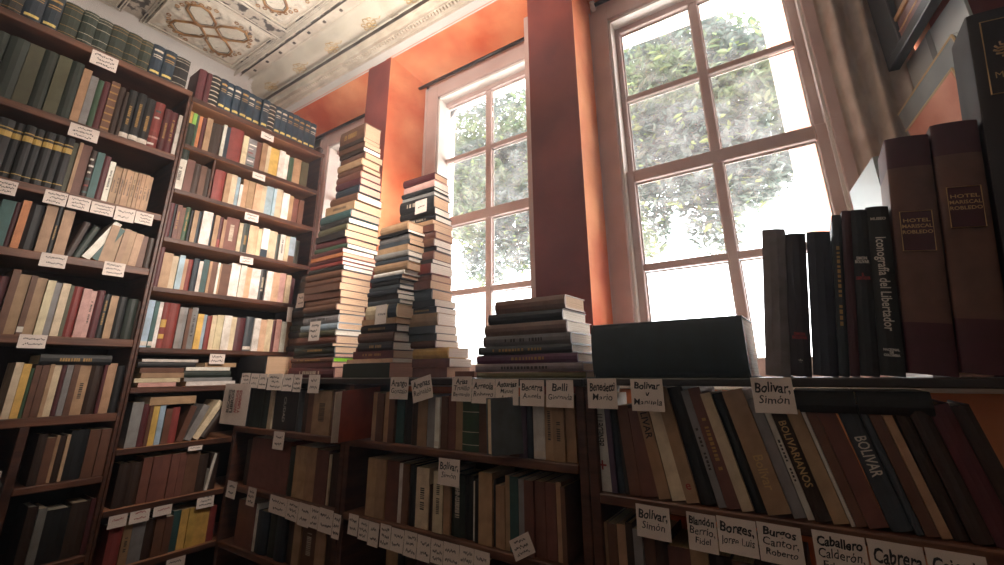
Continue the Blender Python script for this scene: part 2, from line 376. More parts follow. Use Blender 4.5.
# tin ceiling panels
g = Geo().box((XL, YB, H + .012), (XR, 1.9, H + .2)); struct('ceiling', g, M_PEEL)
def ceiling_panel(xc, yc, s=.54):
    h = s / 2
    T = Matrix.Translation((xc, yc, H + EYE))
    root = empty('ceiling_panel', T); root['kind'] = 'structure'
    zz = H
    g = Geo(); N = 40; vs = []; fs = []                # embossed scroll field
    for j in range(N + 1):
        for i in range(N + 1):
            u = -h + s * i / N; v = -h + s * j / N
            r_ = math.hypot(u, v); e = min(h - abs(u), h - abs(v))
            z = -.008 * math.sin(60 * u + 3 * math.sin(22 * v)) * math.cos(55 * v + 2.5 * math.sin(25 * u)) if e > .02 else 0
            vs.append((xc + u, yc + v, zz + z - (.010 if e > .03 else 0)))
    for j in range(N):
        for i in range(N): a = j * (N + 1) + i; fs.append((a, a + N + 1, a + N + 2, a + 1))
    g.add(vs, fs); partw('embossed_field', g, M_TINSPOT, root, True)
    def hexa(cx, cy, ang):
        rad, wd = .090, .064
        pts = [(-rad, -.040), (-.050, -wd), (.050, -wd), (rad, -.034), (rad, .034), (.050, wd), (-.050, wd), (-rad, .040)]
        ca, sa = math.cos(ang), math.sin(ang)
        return [(xc + cx + p * ca - q * sa, yc + cy + p * sa + q * ca) for p, q in pts]
    gp = Geo(); gg = Geo()
    dia = [(xc + .062 * math.cos(a), yc + .062 * math.sin(a)) for a in (0, PI / 2, PI, 3 * PI / 2)]
    gp.add([(x, y, zz - .0135) for x, y in dia], [(3, 2, 1, 0)])
    gg.tube([(x, y, zz - .017) for x, y in dia], .008, 6, closed=True)
    for k in range(4):
        a = PI / 4 + k * PI / 2
        hx = hexa(.134 * math.cos(a), .134 * math.sin(a), a)
        gp.add([(x, y, zz - .0135) for x, y in hx], [tuple(range(8))[::-1]])
        gg.tube([(x, y, zz - .018) for x, y in hx], .0082, 6, closed=True)
        for t in range(7):                          # scalloped outer crest
            b = a + (t - 3) * .17; rr = .232 + .008 * math.cos((t - 3) * 1.2)
            p = Vector((xc + rr * math.cos(b), yc + rr * math.sin(b), zz - .017))
            gg.tube([(p.x + .011 * math.cos(q), p.y + .011 * math.sin(q), p.z) for q in [2 * PI * i / 7 for i in range(7)]], .0035, 5, closed=True)
    gd = Geo()
    for k in range(4):
        a = PI / 4 + k * PI / 2; cx, cy = xc + .134 * math.cos(a), yc + .134 * math.sin(a)
        gd.tube([(cx + (x - cx) * .85, cy + (y - cy) * .85, zz - .0145) for x, y in hexa(.134 * math.cos(a), .134 * math.sin(a), a)], .0028, 4, closed=True)
    partw('dark_line', gd, M_GROOVE, root)  # thin dark outline inside each hexagon
    partw('hexagon_field', gp, M_TINP, root); partw('gilt_rib', gg, M_GOLD, root, True)
    g = Geo()
    for off, zd, rr in ((0, .006, .007), (.018, .010, .005), (.032, .004, .005)):
        q = h + off - .006
        g.tube([(xc - q, yc - q, zz - zd), (xc + q, yc - q, zz - zd), (xc + q, yc + q, zz - zd), (xc - q, yc + q, zz - zd)], rr, 6, closed=True)
    partw('border_rib', g, M_TIN, root, True)
for i in range(5):
    for j in range(4): ceiling_panel(-2.94 + .69 * i, .932 - .69 * j)

# ------------------------------------------------------------------ windows
def window(n, dx):
    root = empty('window_%d' % n, (dx - .19, GY, EYE)); root['kind'] = 'structure'
    X = lambda v: (v + dx) * .975
    g = Geo()
    y0, y1 = GY - .015, GY + .03                   # casing round the sashes
    zt = 1.85
    g.box((X(-.705), y0, SILL + .02), (X(-.607), y1, zt), bev=.004); g.box((X(.212), y0, SILL + .02), (X(.285), y1, zt), bev=.004)
    g.box((X(-.607), y0, 1.77), (X(.212), y1, zt), bev=.004)
    g.box((X(-.72), y0 - .006, SILL + .02), (X(-.700), y1, zt + .01), bev=.004); g.box((X(.283), y0 - .006, SILL + .02), (X(.30), y1, zt + .01), bev=.004)
    partw('window_casing', g, M_FRAME, root)
    g = Geo(); k = 3 - n                            # panelled boards that close the recess beside the casing
    lo, hi = ((-.682, .47), (-1.985, -.934), (-3.30, -2.205))[k]
    g.box((lo, GY + .012, SILL), (X(-.71), y1, ZTB + .02), bev=.003); g.box((X(.29), GY + .012, SILL), (hi, y1, ZTB + .02), bev=.003); g.box((lo, GY + .012, zt - .02), (hi, y1 + .01, 2.05))
    if n == 2: g.box((-1.012, 1.74, SILL + .02), (-.972, GY + .012, ZTB), bev=.003)
    partw('casing_board', g, M_FRAME, root)
    g = Geo()                                      # white inner lining
    g.box((X(-.607), GY, SILL + .02), (X(-.596), GY + .16, 1.77)); g.box((X(.201), GY, SILL + .02), (X(.212), GY + .16, 1.77)); g.box((X(-.607), GY, 1.755), (X(.212), GY + .16, 1.77))
    g.box((X(-.607), GY, SILL + .0), (X(.212), GY + .16, SILL + .02))
    partw('window_lining', g, M_FRAMEW, root)
    def sash(name, z0, z1, y, zm, rb, rt_):
        t = .034; k = (y + .004) / 1.95; X = lambda v: (v + dx) * k
        z0, z1, zm = z0 * k, z1 * k, zm * k
        g = Geo()
        g.box((X(-.596), y, z0), (X(-.552), y + t, z1), bev=.004); g.box((X(.160), y, z0), (X(.201), y + t, z1), bev=.004)
        g.box((X(-.552), y, z0), (X(.160), y + t, z0 + rb), bev=.004); g.box((X(-.552), y, z1 - rt_), (X(.160), y + t, z1), bev=.004)
        g.box((X(-.211), y + .004, z0 + rb), (X(-.172), y + t - .004, z1 - rt_), bev=.004)
        g.box((X(-.552), y + .006, zm - .015), (X(.160), y + t - .006, zm + .015), bev=.004)
        s = partw(name, g, M_FRAME, root)
        gw = Geo()                                  # white putty line round each pane
        for a, b in ((-.552, -.211), (-.172, .160)):
            for c, d in ((z0 + rb, zm - .015), (zm + .015, z1 - rt_)):
                yy = y + t - .006
                gw.box((X(a), yy, c), (X(a + .006), yy + .004, d)); gw.box((X(b - .006), yy, c), (X(b), yy + .004, d))
                gw.box((X(a), yy, c), (X(b), yy + .004, c + .006)); gw.box((X(a), yy, d - .008), (X(b), yy + .004, d))
        b_ = obj('putty', lift2(gw, WM[s.name]), M_FRAMEW, s, WM[s.name])
        gl = Geo().box((X(-.552), y + t - .004, z0 + rb), (X(.160), y + t - .001, z1 - rt_))
        obj('pane', lift2(gl, WM[s.name]), M_GLASS, s, WM[s.name])
    sash('upper_sash', .862, 1.790, GY + .068, 1.309, .045, .085)
    sash('lower_sash', -.03, .915, GY + .03, .443, .07, .058)
    return root
def lift2(g, T):
    Ti = T.inverted(); g.v = [tuple(Ti @ Vector((x, y, z + EYE))) for x, y, z in g.v]; return g
window(3, 0); window(2, -1.213); window(1, -2.426)

# curtain rods in the recesses
for n, (a, b) in enumerate(REC):
    z = 1.872; y = 1.86
    g = Geo().tube([(a + .03, y, z), (b - .03, y, z)], .011, 8)
    r_ = empty('curtain_rod', (a + .03, y, z + EYE)); tag(r_, ['dark curtain rod above the window by the corner bookcase', 'dark curtain rod above the middle window with book stacks', 'dark curtain rod above the window beside the curtain'][n], 'curtain rod', 'curtain rods')
    partw('rod', g, M_METAL, r_, True)
    for q in (a + .03, b - .04):
        g = Geo().box((q - .012, y - .018, z - .024), (q + .012, y + .02, z + .020), bev=.004).tube([(q, y - .02, z - .004), (q, y - .034, z - .004)], .008, 8)
        partw('bracket', g, M_FRAMEW, r_, True)

# ------------------------------------------------------------------ outside
g = Geo().box((-6, 2.5, -4.7), (3, 5.6, -4.6)); struct('ground', g, M_ASPHALT)
# white portico beam and posts in front of the windows
def portico():
    root = empty('portico', (-1.2, 2.85, EYE - 4.6)); root['kind'] = 'structure'
    z = lambda x: 2.43 - .036 * (x - .1)
    g = Geo(); xs = [-5.5 + .5 * k for k in range(15)]
    vs = []
    for x in xs: vs += [(x, 2.7, z(x)), (x, 3.0, z(x)), (x, 3.0, z(x) + .5), (x, 2.7, z(x) + .5)]
    fs = []
    for i in range(len(xs) - 1):
        for k in range(4): a = i * 4 + k; b = i * 4 + (k + 1) % 4; fs.append((a, a + 4, b + 4, b))
    g.add(vs, fs); partw('beam', g, M_FRAMEW, root)
    for a, b in ((.10, .24), (-2.75, -2.575)):
        partw('post', Geo().box((a, 2.72, -4.6), (b, 3.0, 2.5), bev=.01), M_FRAMEW, root)
portico()
def tree(cx, cy, label, seed, cl):
    rr = random.Random(seed)
    root = empty('tree', (cx, cy, EYE - 4.6)); tag(root, label, 'tree', 'trees outside the windows')
    g = Geo(); tips = []
    g.tube([(cx, cy, -4.6), (cx + .03, cy, -.4), (cx - .03, cy + .05, .8), (cx, cy + .1, 1.9), (cx + .1, cy, 3.0)], [.15, .12, .11, .09, .05], 9)
    for c in cl:
        p0 = Vector((cx, cy + .08, rr.uniform(1.4, 2.2))); p2 = Vector(c[:3]); p1 = (p0 + p2) / 2 + Vector((0, 0, .25))
        g.tube([p0, p1, p2], [.045, .028, .01], 6)
    partw('trunk', g, M_BARK, root, True)
    g = Geo()
    for (x, y, z, rx, rz, n) in cl:
        for k in range(int(n * 4.2)):
            while True:
                a, b, c = rr.uniform(-1, 1), rr.uniform(-1, 1), rr.uniform(-1, 1)
                if a * a + b * b + c * c < 1: break
            p = Vector((x + a * rx, y + b * rx * .6, z + c * rz))
            if noise.noise(p * 3.4) < -.34: continue
            s = rr.uniform(.032, .062); q = Matrix.Rotation(rr.uniform(0, 2 * PI), 4, 'Z') @ Matrix.Rotation(rr.uniform(-1.1, 1.1), 4, 'X') @ Matrix.Rotation(rr.uniform(0, 6), 4, 'Z')
            q.translation = p
            gn = noise.noise(p * 1.1 + Vector((3, 0, 0)))
            base = Vector((.10, .15, .07)) if gn > .0 else Vector((.07, .105, .09))
            if rr.random() < .08: base = Vector((.20, .28, .09))
            base = base * rr.uniform(.7, 1.3)
            g.add([(0, -s, 0), (s * .38, -s * .3, s * .1), (s * .34, s * .35, s * .1), (0, s, 0), (-s * .34, s * .35, s * .1), (-s * .38, -s * .3, s * .1)], [(0, 1, 2, 3), (0, 3, 4, 5)], tuple(base), 0, q)
    partw('foliage', g, M_LEAF, root)
p = onY(562, 250, 4.4)
tree(p.x + .25, 4.4, 'leafy green tree outside, its branches across the window beside the curtain', 3,
     [(-1.5, 4.5, 2.6, .5, .8, 1000), (-.75, 4.4, 2.9, .8, .8, 1700), (-.1, 4.5, 2.5, .75, .8, 1700), (-.8, 4.3, 2.1, .7, .6, 1200), (-.25, 4.3, 1.8, .5, .45, 700), (-.8, 4.9, 3.4, 1.0, .7, 1100), (.5, 4.8, 2.9, .6, .7, 500), (-1.2, 4.4, 1.55, .3, .5, 260), (-.55, 4.4, 1.45, .28, .45, 220)])
p = onY(375, 250, 4.4)
tree(p.x, 4.4, 'leafy green tree outside, filling the middle window above the stacks', 5,
     [(-4.0, 4.5, 2.6, .8, .8, 1500), (-3.3, 4.3, 2.3, .7, .7, 1500), (-2.75, 4.5, 2.4, .65, .8, 1500), (-3.3, 4.8, 3.3, 1.0, .7, 1100), (-2.6, 4.4, 1.6, .4, .5, 500), (-3.2, 4.4, 1.5, .4, .5, 400), (-4.6, 4.6, 2.2, .6, .8, 500)])

# ================================================================== books
PAL = dict(nv=('20303f', 'navy blue'), bk=('1a1c20', 'black'), dg=('26342c', 'dark green'), gn=('34583e', 'green'), ol=('56553a', 'olive'), rd=('94332d', 'red'),
  mr=('5c2028', 'maroon'), br=('704630', 'brown'), db=('3c281e', 'dark brown'), tn=('b48c62', 'tan'), cr=('dcc9a2', 'cream'), wh=('e6e0d6', 'white'), gy=('8a8a8a', 'grey'),
  bl=('20374a', 'blue'), lb=('9cbcd0', 'pale blue'), tl=('2f5f60', 'teal'), yl=('dcae36', 'yellow'), og=('cc7834', 'orange'), pk=('cf9890', 'pink'), pu=('55405c', 'purple'),
  pe=('e4b48a', 'peach'), sg=('414c56', 'slate grey'), lg=('86c832', 'lime green'), rb=('7a4638', 'reddish brown'))
def calm(c, a=.20):
    g_ = .3 * c[0] + .5 * c[1] + .2 * c[2]; return tuple(v * (1 - a) + g_ * a for v in c)
PALC = {k: calm(hexc(v[0])) for k, v in PAL.items()}
GOLD, INKW, INKB = hexc('b08a4c'), hexc('cfc4b0'), hexc('241c1a')
def jit(c, a=.16):
    k = R.uniform(1 - a, 1 + a); return tuple(max(0, v * k * R.uniform(.965, 1.035)) for v in c)
def book_geo(t, d, h, col, page, style, rnd, hard=True):
    """cover and page block of one book: thickness on x, depth on y (spine at y=0), height on z"""
    cv = Geo(); pg = Geo(); c = min(.003, t * .14) if hard else min(.0012, t * .1); bul = min(t * .16, .007) if hard else 0
    rows = {0: None, h: None}; pat = []
    ink = GOLD if sum(col) < .5 and rnd.random() < .6 else (INKW if sum(col) < .55 else INKB)
    def band(a, b, cc, lo=0, hi=5): pat.append((a * h, b * h, cc, lo, hi)); rows[a * h] = rows[b * h] = None
    if 'b' in style:
        for a in (.10, .30, .62, .84, .93): band(a, a + .012, ink)
    if 't' in style:
        z = .30; e = rnd.uniform(.6, .86)
        while z < e:
            q = rnd.uniform(.014, .028); band(z, z + q, ink, 2, 3); z += q + rnd.uniform(.008, .016)
            if rnd.random() < .15: z += .04
    if 's' in style: band(.12, .19, hexc('d8c070'), 1, 4); band(.60, .62, ink, 1, 4); band(.66, .69, ink, 1, 4); band(.80, .86, ink, 1, 4)
    if 'g' in style: band(.70, .80, hexc('c8a85c')); band(.84, .86, hexc('c8a85c')); band(.10, .115, hexc('c8a85c'))
    if 'l' in style: band(.62, .82, PALC[rnd.choice(['rd', 'bk', 'mr', 'br'])], 1, 4); band(.70, .72, ink, 1, 4)
    if 'w' in style: band(.04, .13, hexc('ddd6cc'), 0, 5)
    if '2' in style: band(.0, .28, PALC[rnd.choice(['bl', 'rd', 'br', 'tn'])])
    if 'y' in style: band(.45, .62, PALC['yl']); band(.2, .3, PALC['yl'])
    if 'k' in style:
        for a in (.06, .2, .34, .48, .62, .76, .9): band(a, a + .03, ink)
    if 'r' in style:
        for k in range(6): band(.08 + .14 * k, .12 + .14 * k, jit(PALC[rnd.choice(['rd', 'pk', 'wh', 'tl'])]), rnd.choice([0, 1]), rnd.choice([3, 4, 5]))
    zs = sorted(set(round(z, 5) for z in rows))
    fr = (0, .12, .34, .66, .88, 1)
    outer = [(0, d)] + [(t * f, bul * (1 - math.sin(PI * f)) if hard else 0) for f in fr] + [(t, d)]
    inner = [(t - c, d), (t - c, c + bul), (c, c + bul), (c, d)]
    ring = outer + inner; n = len(ring); vs = [(x, y, z) for z in zs for x, y in ring]
    fs = []; cs = []
    for j in range(len(zs) - 1):
        zm = (zs[j] + zs[j + 1]) / 2
        for i in range(n):
            a = j * n + i; b = j * n + (i + 1) % n; fs.append((a, b, b + n, a + n)); cc = col
            if 1 <= i <= 5:
                for (z0, z1, pc, lo, hi) in pat:
                    if z0 - 1e-5 < zm < z1 + 1e-5 and lo <= i - 1 < hi: cc = pc
            cs.append(cc)
    top = (len(zs) - 1) * n
    no = len(outer)
    for base, fl in ((0, True), (top, False)):     # end faces of boards and spine
        for q in ([0, 1, no + 2, no + 3], [no - 2, no - 1, no, no + 1], list(range(1, no - 1)) + [no + 1, no + 2]):
            f = tuple(base + k for k in q); fs.append(f[::-1] if fl else f); cs.append(col)
    cv.add(vs, fs, cs)
    e = .004 if hard else .0008
    x0, x1, y0, y1 = c * .9, t - c * .9, c + bul * .5, d - e
    P = [(x0, y0, e), (x1, y0, e), (x1, y1, e), (x0, y1, e), (x0, y0, h - e), (x1, y0, h - e), (x1, y1, h - e), (x0, y1, h - e)]
    if not hard and t > .02: P = [(x, y + (.003 if y > d / 2 else 0), z) for x, y, z in P]
    pg.add(P, [(0, 3, 2, 1), (4, 5, 6, 7), (1, 2, 6, 5), (2, 3, 7, 6), (3, 0, 4, 7)], page, 0, None, [(p[0], p[1] + p[2]) for p in P])
    return cv, pg
BOOKS = []
PAGEC = [hexc('d9c8a4'), hexc('cdb48a'), hexc('e4dccb'), hexc('d8c0a0'), hexc('e0d0b4')]
def add_book(M, t, d, h, ck, style='', page=None, hard=None, label=None, group=None, wgt=1.0, keep=False, ccol=None, extra=None, desc=None):
    if hard is None: hard = ck in ('nv', 'bk', 'dg', 'mr', 'gn', 'db', 'sg', 'rd') or 'b' in style or 's' in style
    BOOKS.append(dict(M=M, t=t, d=d, h=h, ck=ck, col=ccol or jit(PALC[ck]), style=style, page=page or jit(R.choice(PAGEC), .05), hard=hard, label=label, group=group, w=wgt, keep=keep, extra=extra, desc=desc, seed=R.random()))
    return BOOKS[-1]
ORD = ['first', 'second', 'third', 'fourth', 'fifth', 'sixth', 'seventh', 'eighth', 'ninth', 'tenth', 'eleventh', 'twelfth', 'thirteenth', 'fourteenth', 'fifteenth', 'sixteenth', 'seventeenth', 'eighteenth', 'nineteenth', 'twentieth']
def ordw(n):
    if n < 20: return ORD[n]
    return {2: 'twenty', 3: 'thirty', 4: 'forty', 5: 'fifty'}[(n + 1) // 10] + ('-' + ORD[(n + 1) % 10 - 1] if (n + 1) % 10 else 'th').replace('twentyth', 'twentieth') if (n + 1) % 10 else {30: 'thirtieth', 40: 'fortieth', 50: 'fiftieth'}[n + 1]
def kindword(b):
    s = b['style']
    if 's' in s: return 'bound volume'
    if 'b' in s or 'k' in s: return 'banded hardback'
    if 'l' in s: return 'book with label patch'
    if 'w' in s: return 'book with white sticker'
    if 't' in s: return 'hardback with title' if b['hard'] else 'paperback with title'
    return 'hardback' if b['hard'] else 'paperback'
def row(plane, pos, z, gap, start, spec, where, group, depth=None, wgt=1.0, z2=None):
    """books standing on one board. plane 'X' (left wall) or 'Y' (window wall); spec: colour[.style[.height[.lean]]]@right-edge pixel column"""
    p0 = start; n = 0
    items = []
    f = (lambda p: y_at(p, pos, z)) if plane == 'X' else (lambda p: x_at(p, pos, z))
    prev = f(start) if start > -900 else None
    for tok in spec.split():
        body, px = tok.split('@'); px = float(px); q = f(px); pt = body.split(',')
        w_ = q - prev
        if pt[0] != '-':
            items.append((prev, q, pt))
        prev = q
    for i, (a, b, pt) in enumerate(items):
        ck = pt[0]; st = pt[1] if len(pt) > 1 else ''; hf = float(pt[2]) if len(pt) > 2 and pt[2] else R.uniform(.74, .90)
        lean = float(pt[3]) if len(pt) > 3 else 0
        t = max(.006, (b - a) - .0012); h = min(.40, gap * hf); th = math.radians(lean)
        # a leaning book keeps its low corner on the board and its footprint inside [a, b]
        tt = t * math.cos(th) if lean else t
        d = depth or min(.24, max(.12, h * .70)) * R.uniform(.95, 1.05)
        out = R.uniform(0, .012)
        if plane == 'X':
            base = Matrix.Translation((pos - out - .004, a + .0006, z + EYE + .0008)) @ Matrix.Rotation(PI / 2, 4, 'Z')
        else:
            base = Matrix.Translation((a + .0006, pos + out + .004, z + EYE + .0008))
        if lean > 0: base = base @ Matrix.Translation((b - a - .0012, 0, 0)) @ Matrix.Rotation(th, 4, 'Y') @ Matrix.Translation((-tt, 0, 0))
        elif lean < 0: base = base @ Matrix.Rotation(th, 4, 'Y')
        bk = add_book(base, tt, d, h, ck, st, wgt=wgt, group=group)
        bk['name_at'] = (i, len(items), where)
    return items
# ---- tall bookcase beside the lens (left wall)
XB = -2.6
U1, U2 = 'tall dark bookcase', 'corner bookcase'
g1 = 'books on the tall bookcase'; g2 = 'books on the corner bookcase'
row('X', XB, 1.503, .22, -60, 'dg,b,.84@-30 nv,b,.84@0 bk,b,.86@20 nv,s,.86@40 nv,s,.86@57 dg,b,.84@76 dg,b,.84@91 dg,b,.84@106 dg,b,.84@122 dg,b,.84@136 dg,b,.84@148 bl,s,.86@160 bl,s,.86@172 bk,b,.84@186', 'top of the ' + U1, g1)
row('X', XB, 1.110, .37, -60, 'gn,,.80@-30 dg,,.80@-10 dg,,.80@11 ol,,.80@27 dg,,.80@42 ol,,.80@56 dg,,.80@69 tn,,.76@78 gy,,.70@86 gn,,.68@92 mr,,.70@99 br,k,.74@108 db,,.72@115 db,,.68@119 bk,wt,.74@128 bk,wt,.74@137 bk,wt,.72@147 rd,r,.72@157 mr,t,.66@164 mr,t,.66@171 wh,,.64@176 yl,2,.60@181 dg,,.58@189', 'second row of the ' + U1, g1)
row('X', XB, .776, .31, -40, 'bk,g,.82@-25 bk,g,.82@-2 bk,g,.82@9 bk,g,.82@20 bk,g,.82@30 bk,g,.82@41 bk,g,.82@51 bk,g,.82@61 ol,,.78@66 tn,,.80@70 rb,,.80@80 db,r,.74@86 tl,,.74@94 mr,,.72@101 wh,t,.66@107 tn,t,.60@111 tn,t,.60@115 tn,t,.60@119 tn,t,.60@123 tn,t,.60@127 tn,t,.60@131 tn,t,.60@135 tn,t,.60@139 tn,t,.60@143 tn,t,.60@147 -@158', 'third row of the ' + U1, g1)
row('X', XB, .498, .24, -50, 'db@-30 dg@-12 tl@3 mr@9 og,,.86@18 bk,,.84@34 tn,,.88@46 bk,t,.88@52 tn,,.84@64 db,,.70,12@72 dg,,.66,16@80 wh,,.86,24@90 tl,,.74,24@98 tn,,.74,6@107 tn,,.72,4@114 tn,,.72,4@121 tn,,.70,3@128 tn,,.68,3@136 br,,.66@143 db,,.64@150', 'fourth row of the ' + U1, g1)
row('X', XB, .160, .30, -50, 'tn@-40 pe@-20 mr@-6 br@3 tn,,.80@15 br,w,.80@22 tn,,.78@33 cr,,.76@42 gy,,.74@49 cr,,.74@58 ol,,.72@62 rd,,.72@72 pk,,.70@81 pk,t,.68@87 mr,,.70@95 bk,t,.66@102 tn,,.64@110 bk,,.64@120 dg,,.62@131 db,,.60@139', 'fifth row of the ' + U1, g1)
row('X', XB, -.157, .27, 0, 'cr,,.78@9 yl,,.76@18 gn,,.70@22 br,,.74@29 br,,.74@37 tn,,.76@42 cr,,.78@50 mr,,.78@55 gy,,.78@62 br,,.78@69 tn,t,.80@81 db,,.82@94 mr,,.80@98 tn,,.78@108 bk,,.74@116 db,,.7@127', 'sixth row of the ' + U1, g1)
row('X', XB, -.410, .22, 26, 'db@36 br@46 tn,,.8@50 db@57 pe,,.8@61 bk@80 br@92 br@104', 'seventh row of the ' + U1, g1)
row('X', XB, -.70, .25, 12, 'db@24 gy,,.8@34 bk@60 db@80 mr@95', 'eighth row of the ' + U1, g1)
# ---- corner bookcase
row('X', XB, 1.473, .24, 195, 'mr,,.86@203 mr,,.84@208 bk,k,.86@217 bl,s,.86@224 bl,s,.86@231 bl,s,.86@238.5 bl,s,.86@246 bl,s,.86@253 bl,s,.86@260 bl,s,.86@267 bk,k,.86@274 bl,s,.86@280 bl,s,.86@286 bl,s,.86@291.5 bl,s,.86@298 bl,s,.86@303.5 bl,s,.86@309 bl,s,.86@315', 'top of the ' + U2, g2)
row('X', XB, 1.190, .25, 184, 'yl,,.84@188 lg,,.82@192 gn,,.80@194.5 og,,.82@198 mr,,.80@202 tn,,.84@208 db,,.78@219 wh,,.84@222.5 bl,,.82@226.5 rd,,.86@240 cr,,.78@245.5 gy,r,.76@254 rb,,.76@259 tn,,.78@264.5 cr,,.76@268 yl,,.76@277 wh,,.78@283 wh,,.74@287.5 gn,,.70@292.5 tn,,.74@300 ol,,.72@307 -@313', 'first shelf of the ' + U2, g2)
row('X', XB, .930, .225, 172, 'wh,t,.86@182 rb,,.84@190 db,,.80@197 br,,.80@203 db,,.78@209.5 -@211.5 rd,2,.84@222.5 tn,,.82@228 cr,,.84@234 lb,,.82@237.5 wh,,.64@240.5 tn,,.82@246 tn,,.82@252.5 pe,,.80@259.5 cr,,.80@264 lb,,.84@271 lb,,.82@274 cr,,.86@280.5 wh,,.80@287.5 tn,,.78@291.5 rb,,.74@297 br,,.74@302 -@308', 'second shelf of the ' + U2, g2)
row('X', XB, .668, .225, 164, 'mr,,.84@169 bk,,.84@172 rb,t,.84@177 br,,.80@181 gn,t,.84@186 bk,,.78@189 tn,,.80@194 nv,,.82@198 wh,,.84@208 nv,,.82@211 tn,,.82@216 mr,2,.80@219.5 tn,,.76@223 rb,t,.86@236 cr,,.78@240 dg,t,.80@247 pe,,.80@256 cr,,.76@260 wh,2,.80@267 cr,,.78@275 dg,,.74@279 wh,t,.76@284 cr,,.74@288 lb,2,.76@294 dg,,.70@299', 'third shelf of the ' + U2, g2)
row('X', XB, .415, .225, 153, 'mr,,.9@158 tn,,.80@168 cr,,.76@174 lb,,.80@180 tn,,.74@184 rd,,.74@189 nv,,.78@195 wh,,.74@199 tl,,.80@205 tn,,.78@208 br,,.78@213.5 wh,,.78@216 tn,,.76@218.5 br,,.78@228 wh,,.84@237 wh,,.82@243 pe,,.80@249 wh,,.80@258 bk,t,.82@264.5 wh,,.80@271 pe,,.80@278 pk,,.82@284 cr,,.78@289 mr,,.72@294', 'fourth shelf of the ' + U2, g2)
row('X', XB, .127, .255, 140, 'lb,w,.88@147 tl,w,.86@151.5 wh,,.86@156 rd,y,.86@162 rd,,.86@173 gy,,.80@178 gy,,.80@182 br,,.78@186 gy,t,.82@192.5 yl,,.70@199 lb,,.70@203 rd,,.68@208 cr,,.70@213 cr,,.72@220 wh,,.72@228 cr,,.70@233.5 mr,,.70@243 sg,w,.74@251 wh,,.72@257.5 pe,,.70@264 cr,,.72@270 mr,,.70@273.5 pk,,.74@279 wh,,.70@284 tn,,.7@290', 'fifth shelf of the ' + U2, g2)
row('X', XB, -.312, .23, 124, 'gy,,.84@136 mr,,.80@143 br,,.78@147 yl,,.78@153.5 lb,,.76@159.5 dg,,.6@161 br,,.68@168 rd,,.70@176 br,,.72,14@183 gy,,.74,22@191 cr,,.86,30@199 db,,.8,32@207', 'shelf beneath the piles, ' + U2, g2)
row('X', XB, -.552, .21, 111, 'db,,.84@124 db@136 rb,,.90@146 rb,,.90@156 rb,,.90@165 rb,,.90@174 rb,,.90@181 br,,.88@188 br,,.88@195 db,,.8@205 wh,,.8,8@208 db,,.8@216', 'brown volumes shelf of the ' + U2, g2)
row('X', XB, -.785, .20, 102, 'rd@117 tn,t,.86@126 gy@140 db@150 br,,.86@160 br@168 tl@176 yl,,.84@184 yl,,.84@192 yl,,.84@199 yl,,.84@206 rd@214', 'lowest shelf of the ' + U2, g2)
# ---- low bookcases under the windows
YF = 1.30
g3 = 'books on the low bookcase under the windows'
A_, B_, C_ = 'corner low case', 'case below the stacks', 'case below the ledger'
row('Y', YF, -.258, .225, 236, 'nv,,.9@244 dg,,.9@256 dg,,.9@263 cr,,.84@267 bk,,.84@291 sg,,.8@297 db@302 br,,.82@309 tn,t,.82@327 br,,.84@336 tn,,.84@342', 'upper shelf of the ' + A_, g3)
row('Y', YF, -.524, .24, 238, 'db,,.86@243 rb,,.92@282 dg@288 tn,,.88@300 tn,,.88@310 rb,,.86@322 cr,,.8@324 db,,.84@335', 'middle shelf of the ' + A_, g3)
row('Y', YF, -.777, .225, 232, 'rb@249 wh,,.86@251 nv@262 dg@270 nv@280 db@289 tn,,.86@296 br,t,.86@310 tn,,.86@320 db@334', 'lower shelf of the ' + A_, g3)
row('Y', YF, -.258, .225, 361, '-@368 tn,,.82@373 br,,.80@380 tn,,.82@386 br,,.82@392 tl,,.82@399.5 bk,,.80@408 db,,.80@415 tn,,.80@424.5 gy,,.80@433 wh,w,.76@438 br,,.78@445 rb,,.80@452.5 tn,,.80@460 gn,b,.90@477 br,,.86@486 -@508 br,,.80@518 pu,,.80@526 nv,,.80@532 wh,w,.80@544 tn,t,.84@553 tn,t,.84@565 tn,,.84@575.5', 'upper shelf of the ' + B_, g3)
row('Y', YF, -.522, .235, 363, 'tn,,.86@372 tn,,.86@382 rb,,.86@394 wh,,.84@398 br,,.84@405 bk,,.84@412 cr,t,.82@425 db,,.6@430 cr,t,.80@440 tn,,.84@447 dg,t,.80@461 bk,,.80@470 wh,,.74@473 bk,,.78@477 tn,,.88@491 bk,,.8@494 tn,,.74@499 tn,,.74@504 tn,,.88@509 tl,,.88@518 gy,,.86@524 rb,,.86@534 rb,,.86@545 rb,,.86@556 tn,,.88@562 br,,.84@567', 'middle shelf of the ' + B_, g3)
row('Y', YF, -.80, .25, 380, 'tn@392 bk@398 db@410 mr@422 br@436 dg@450 tn@462 br@480 db@500 nv@520 br@545', 'lower shelf of the ' + B_, g3)
row('Y', YF, -.322, .30, 594, 'wh,,.86@611 pu,,.74,-2@617 nv,,.74,-3@624 bk,,.7,-3@629 br,,.76,-5@641 rb,,.74,-8@658 tn,,.86,-10@671 cr,,.84,-10@686 tn,,.94,-11@700 bk,,.94,-11@718 gy,t,.92,-12@727 rb,t,.94,-12@742 cr,,.90,-13@755 bk,,.90,-13@768 tn,,.92,-13@794 gy,,.86,-13@808 wh,t,.86,-13@816 db,,.84,-13@834 tn,,.84,-13@852 wh,,.84,-13@857 br,,.84,-13@870 rb,,.84,-13@893 sg,,.86,-12@918 sg,,.84,-12@928 br,,.84,-12@944 tn,,.84,-12@957 db,,.82,-11@975 db,,.84,-11@1000 mr,,.84,-11@1030 db,,.84,-11@1055', 'upper shelf of the ' + C_, g3)
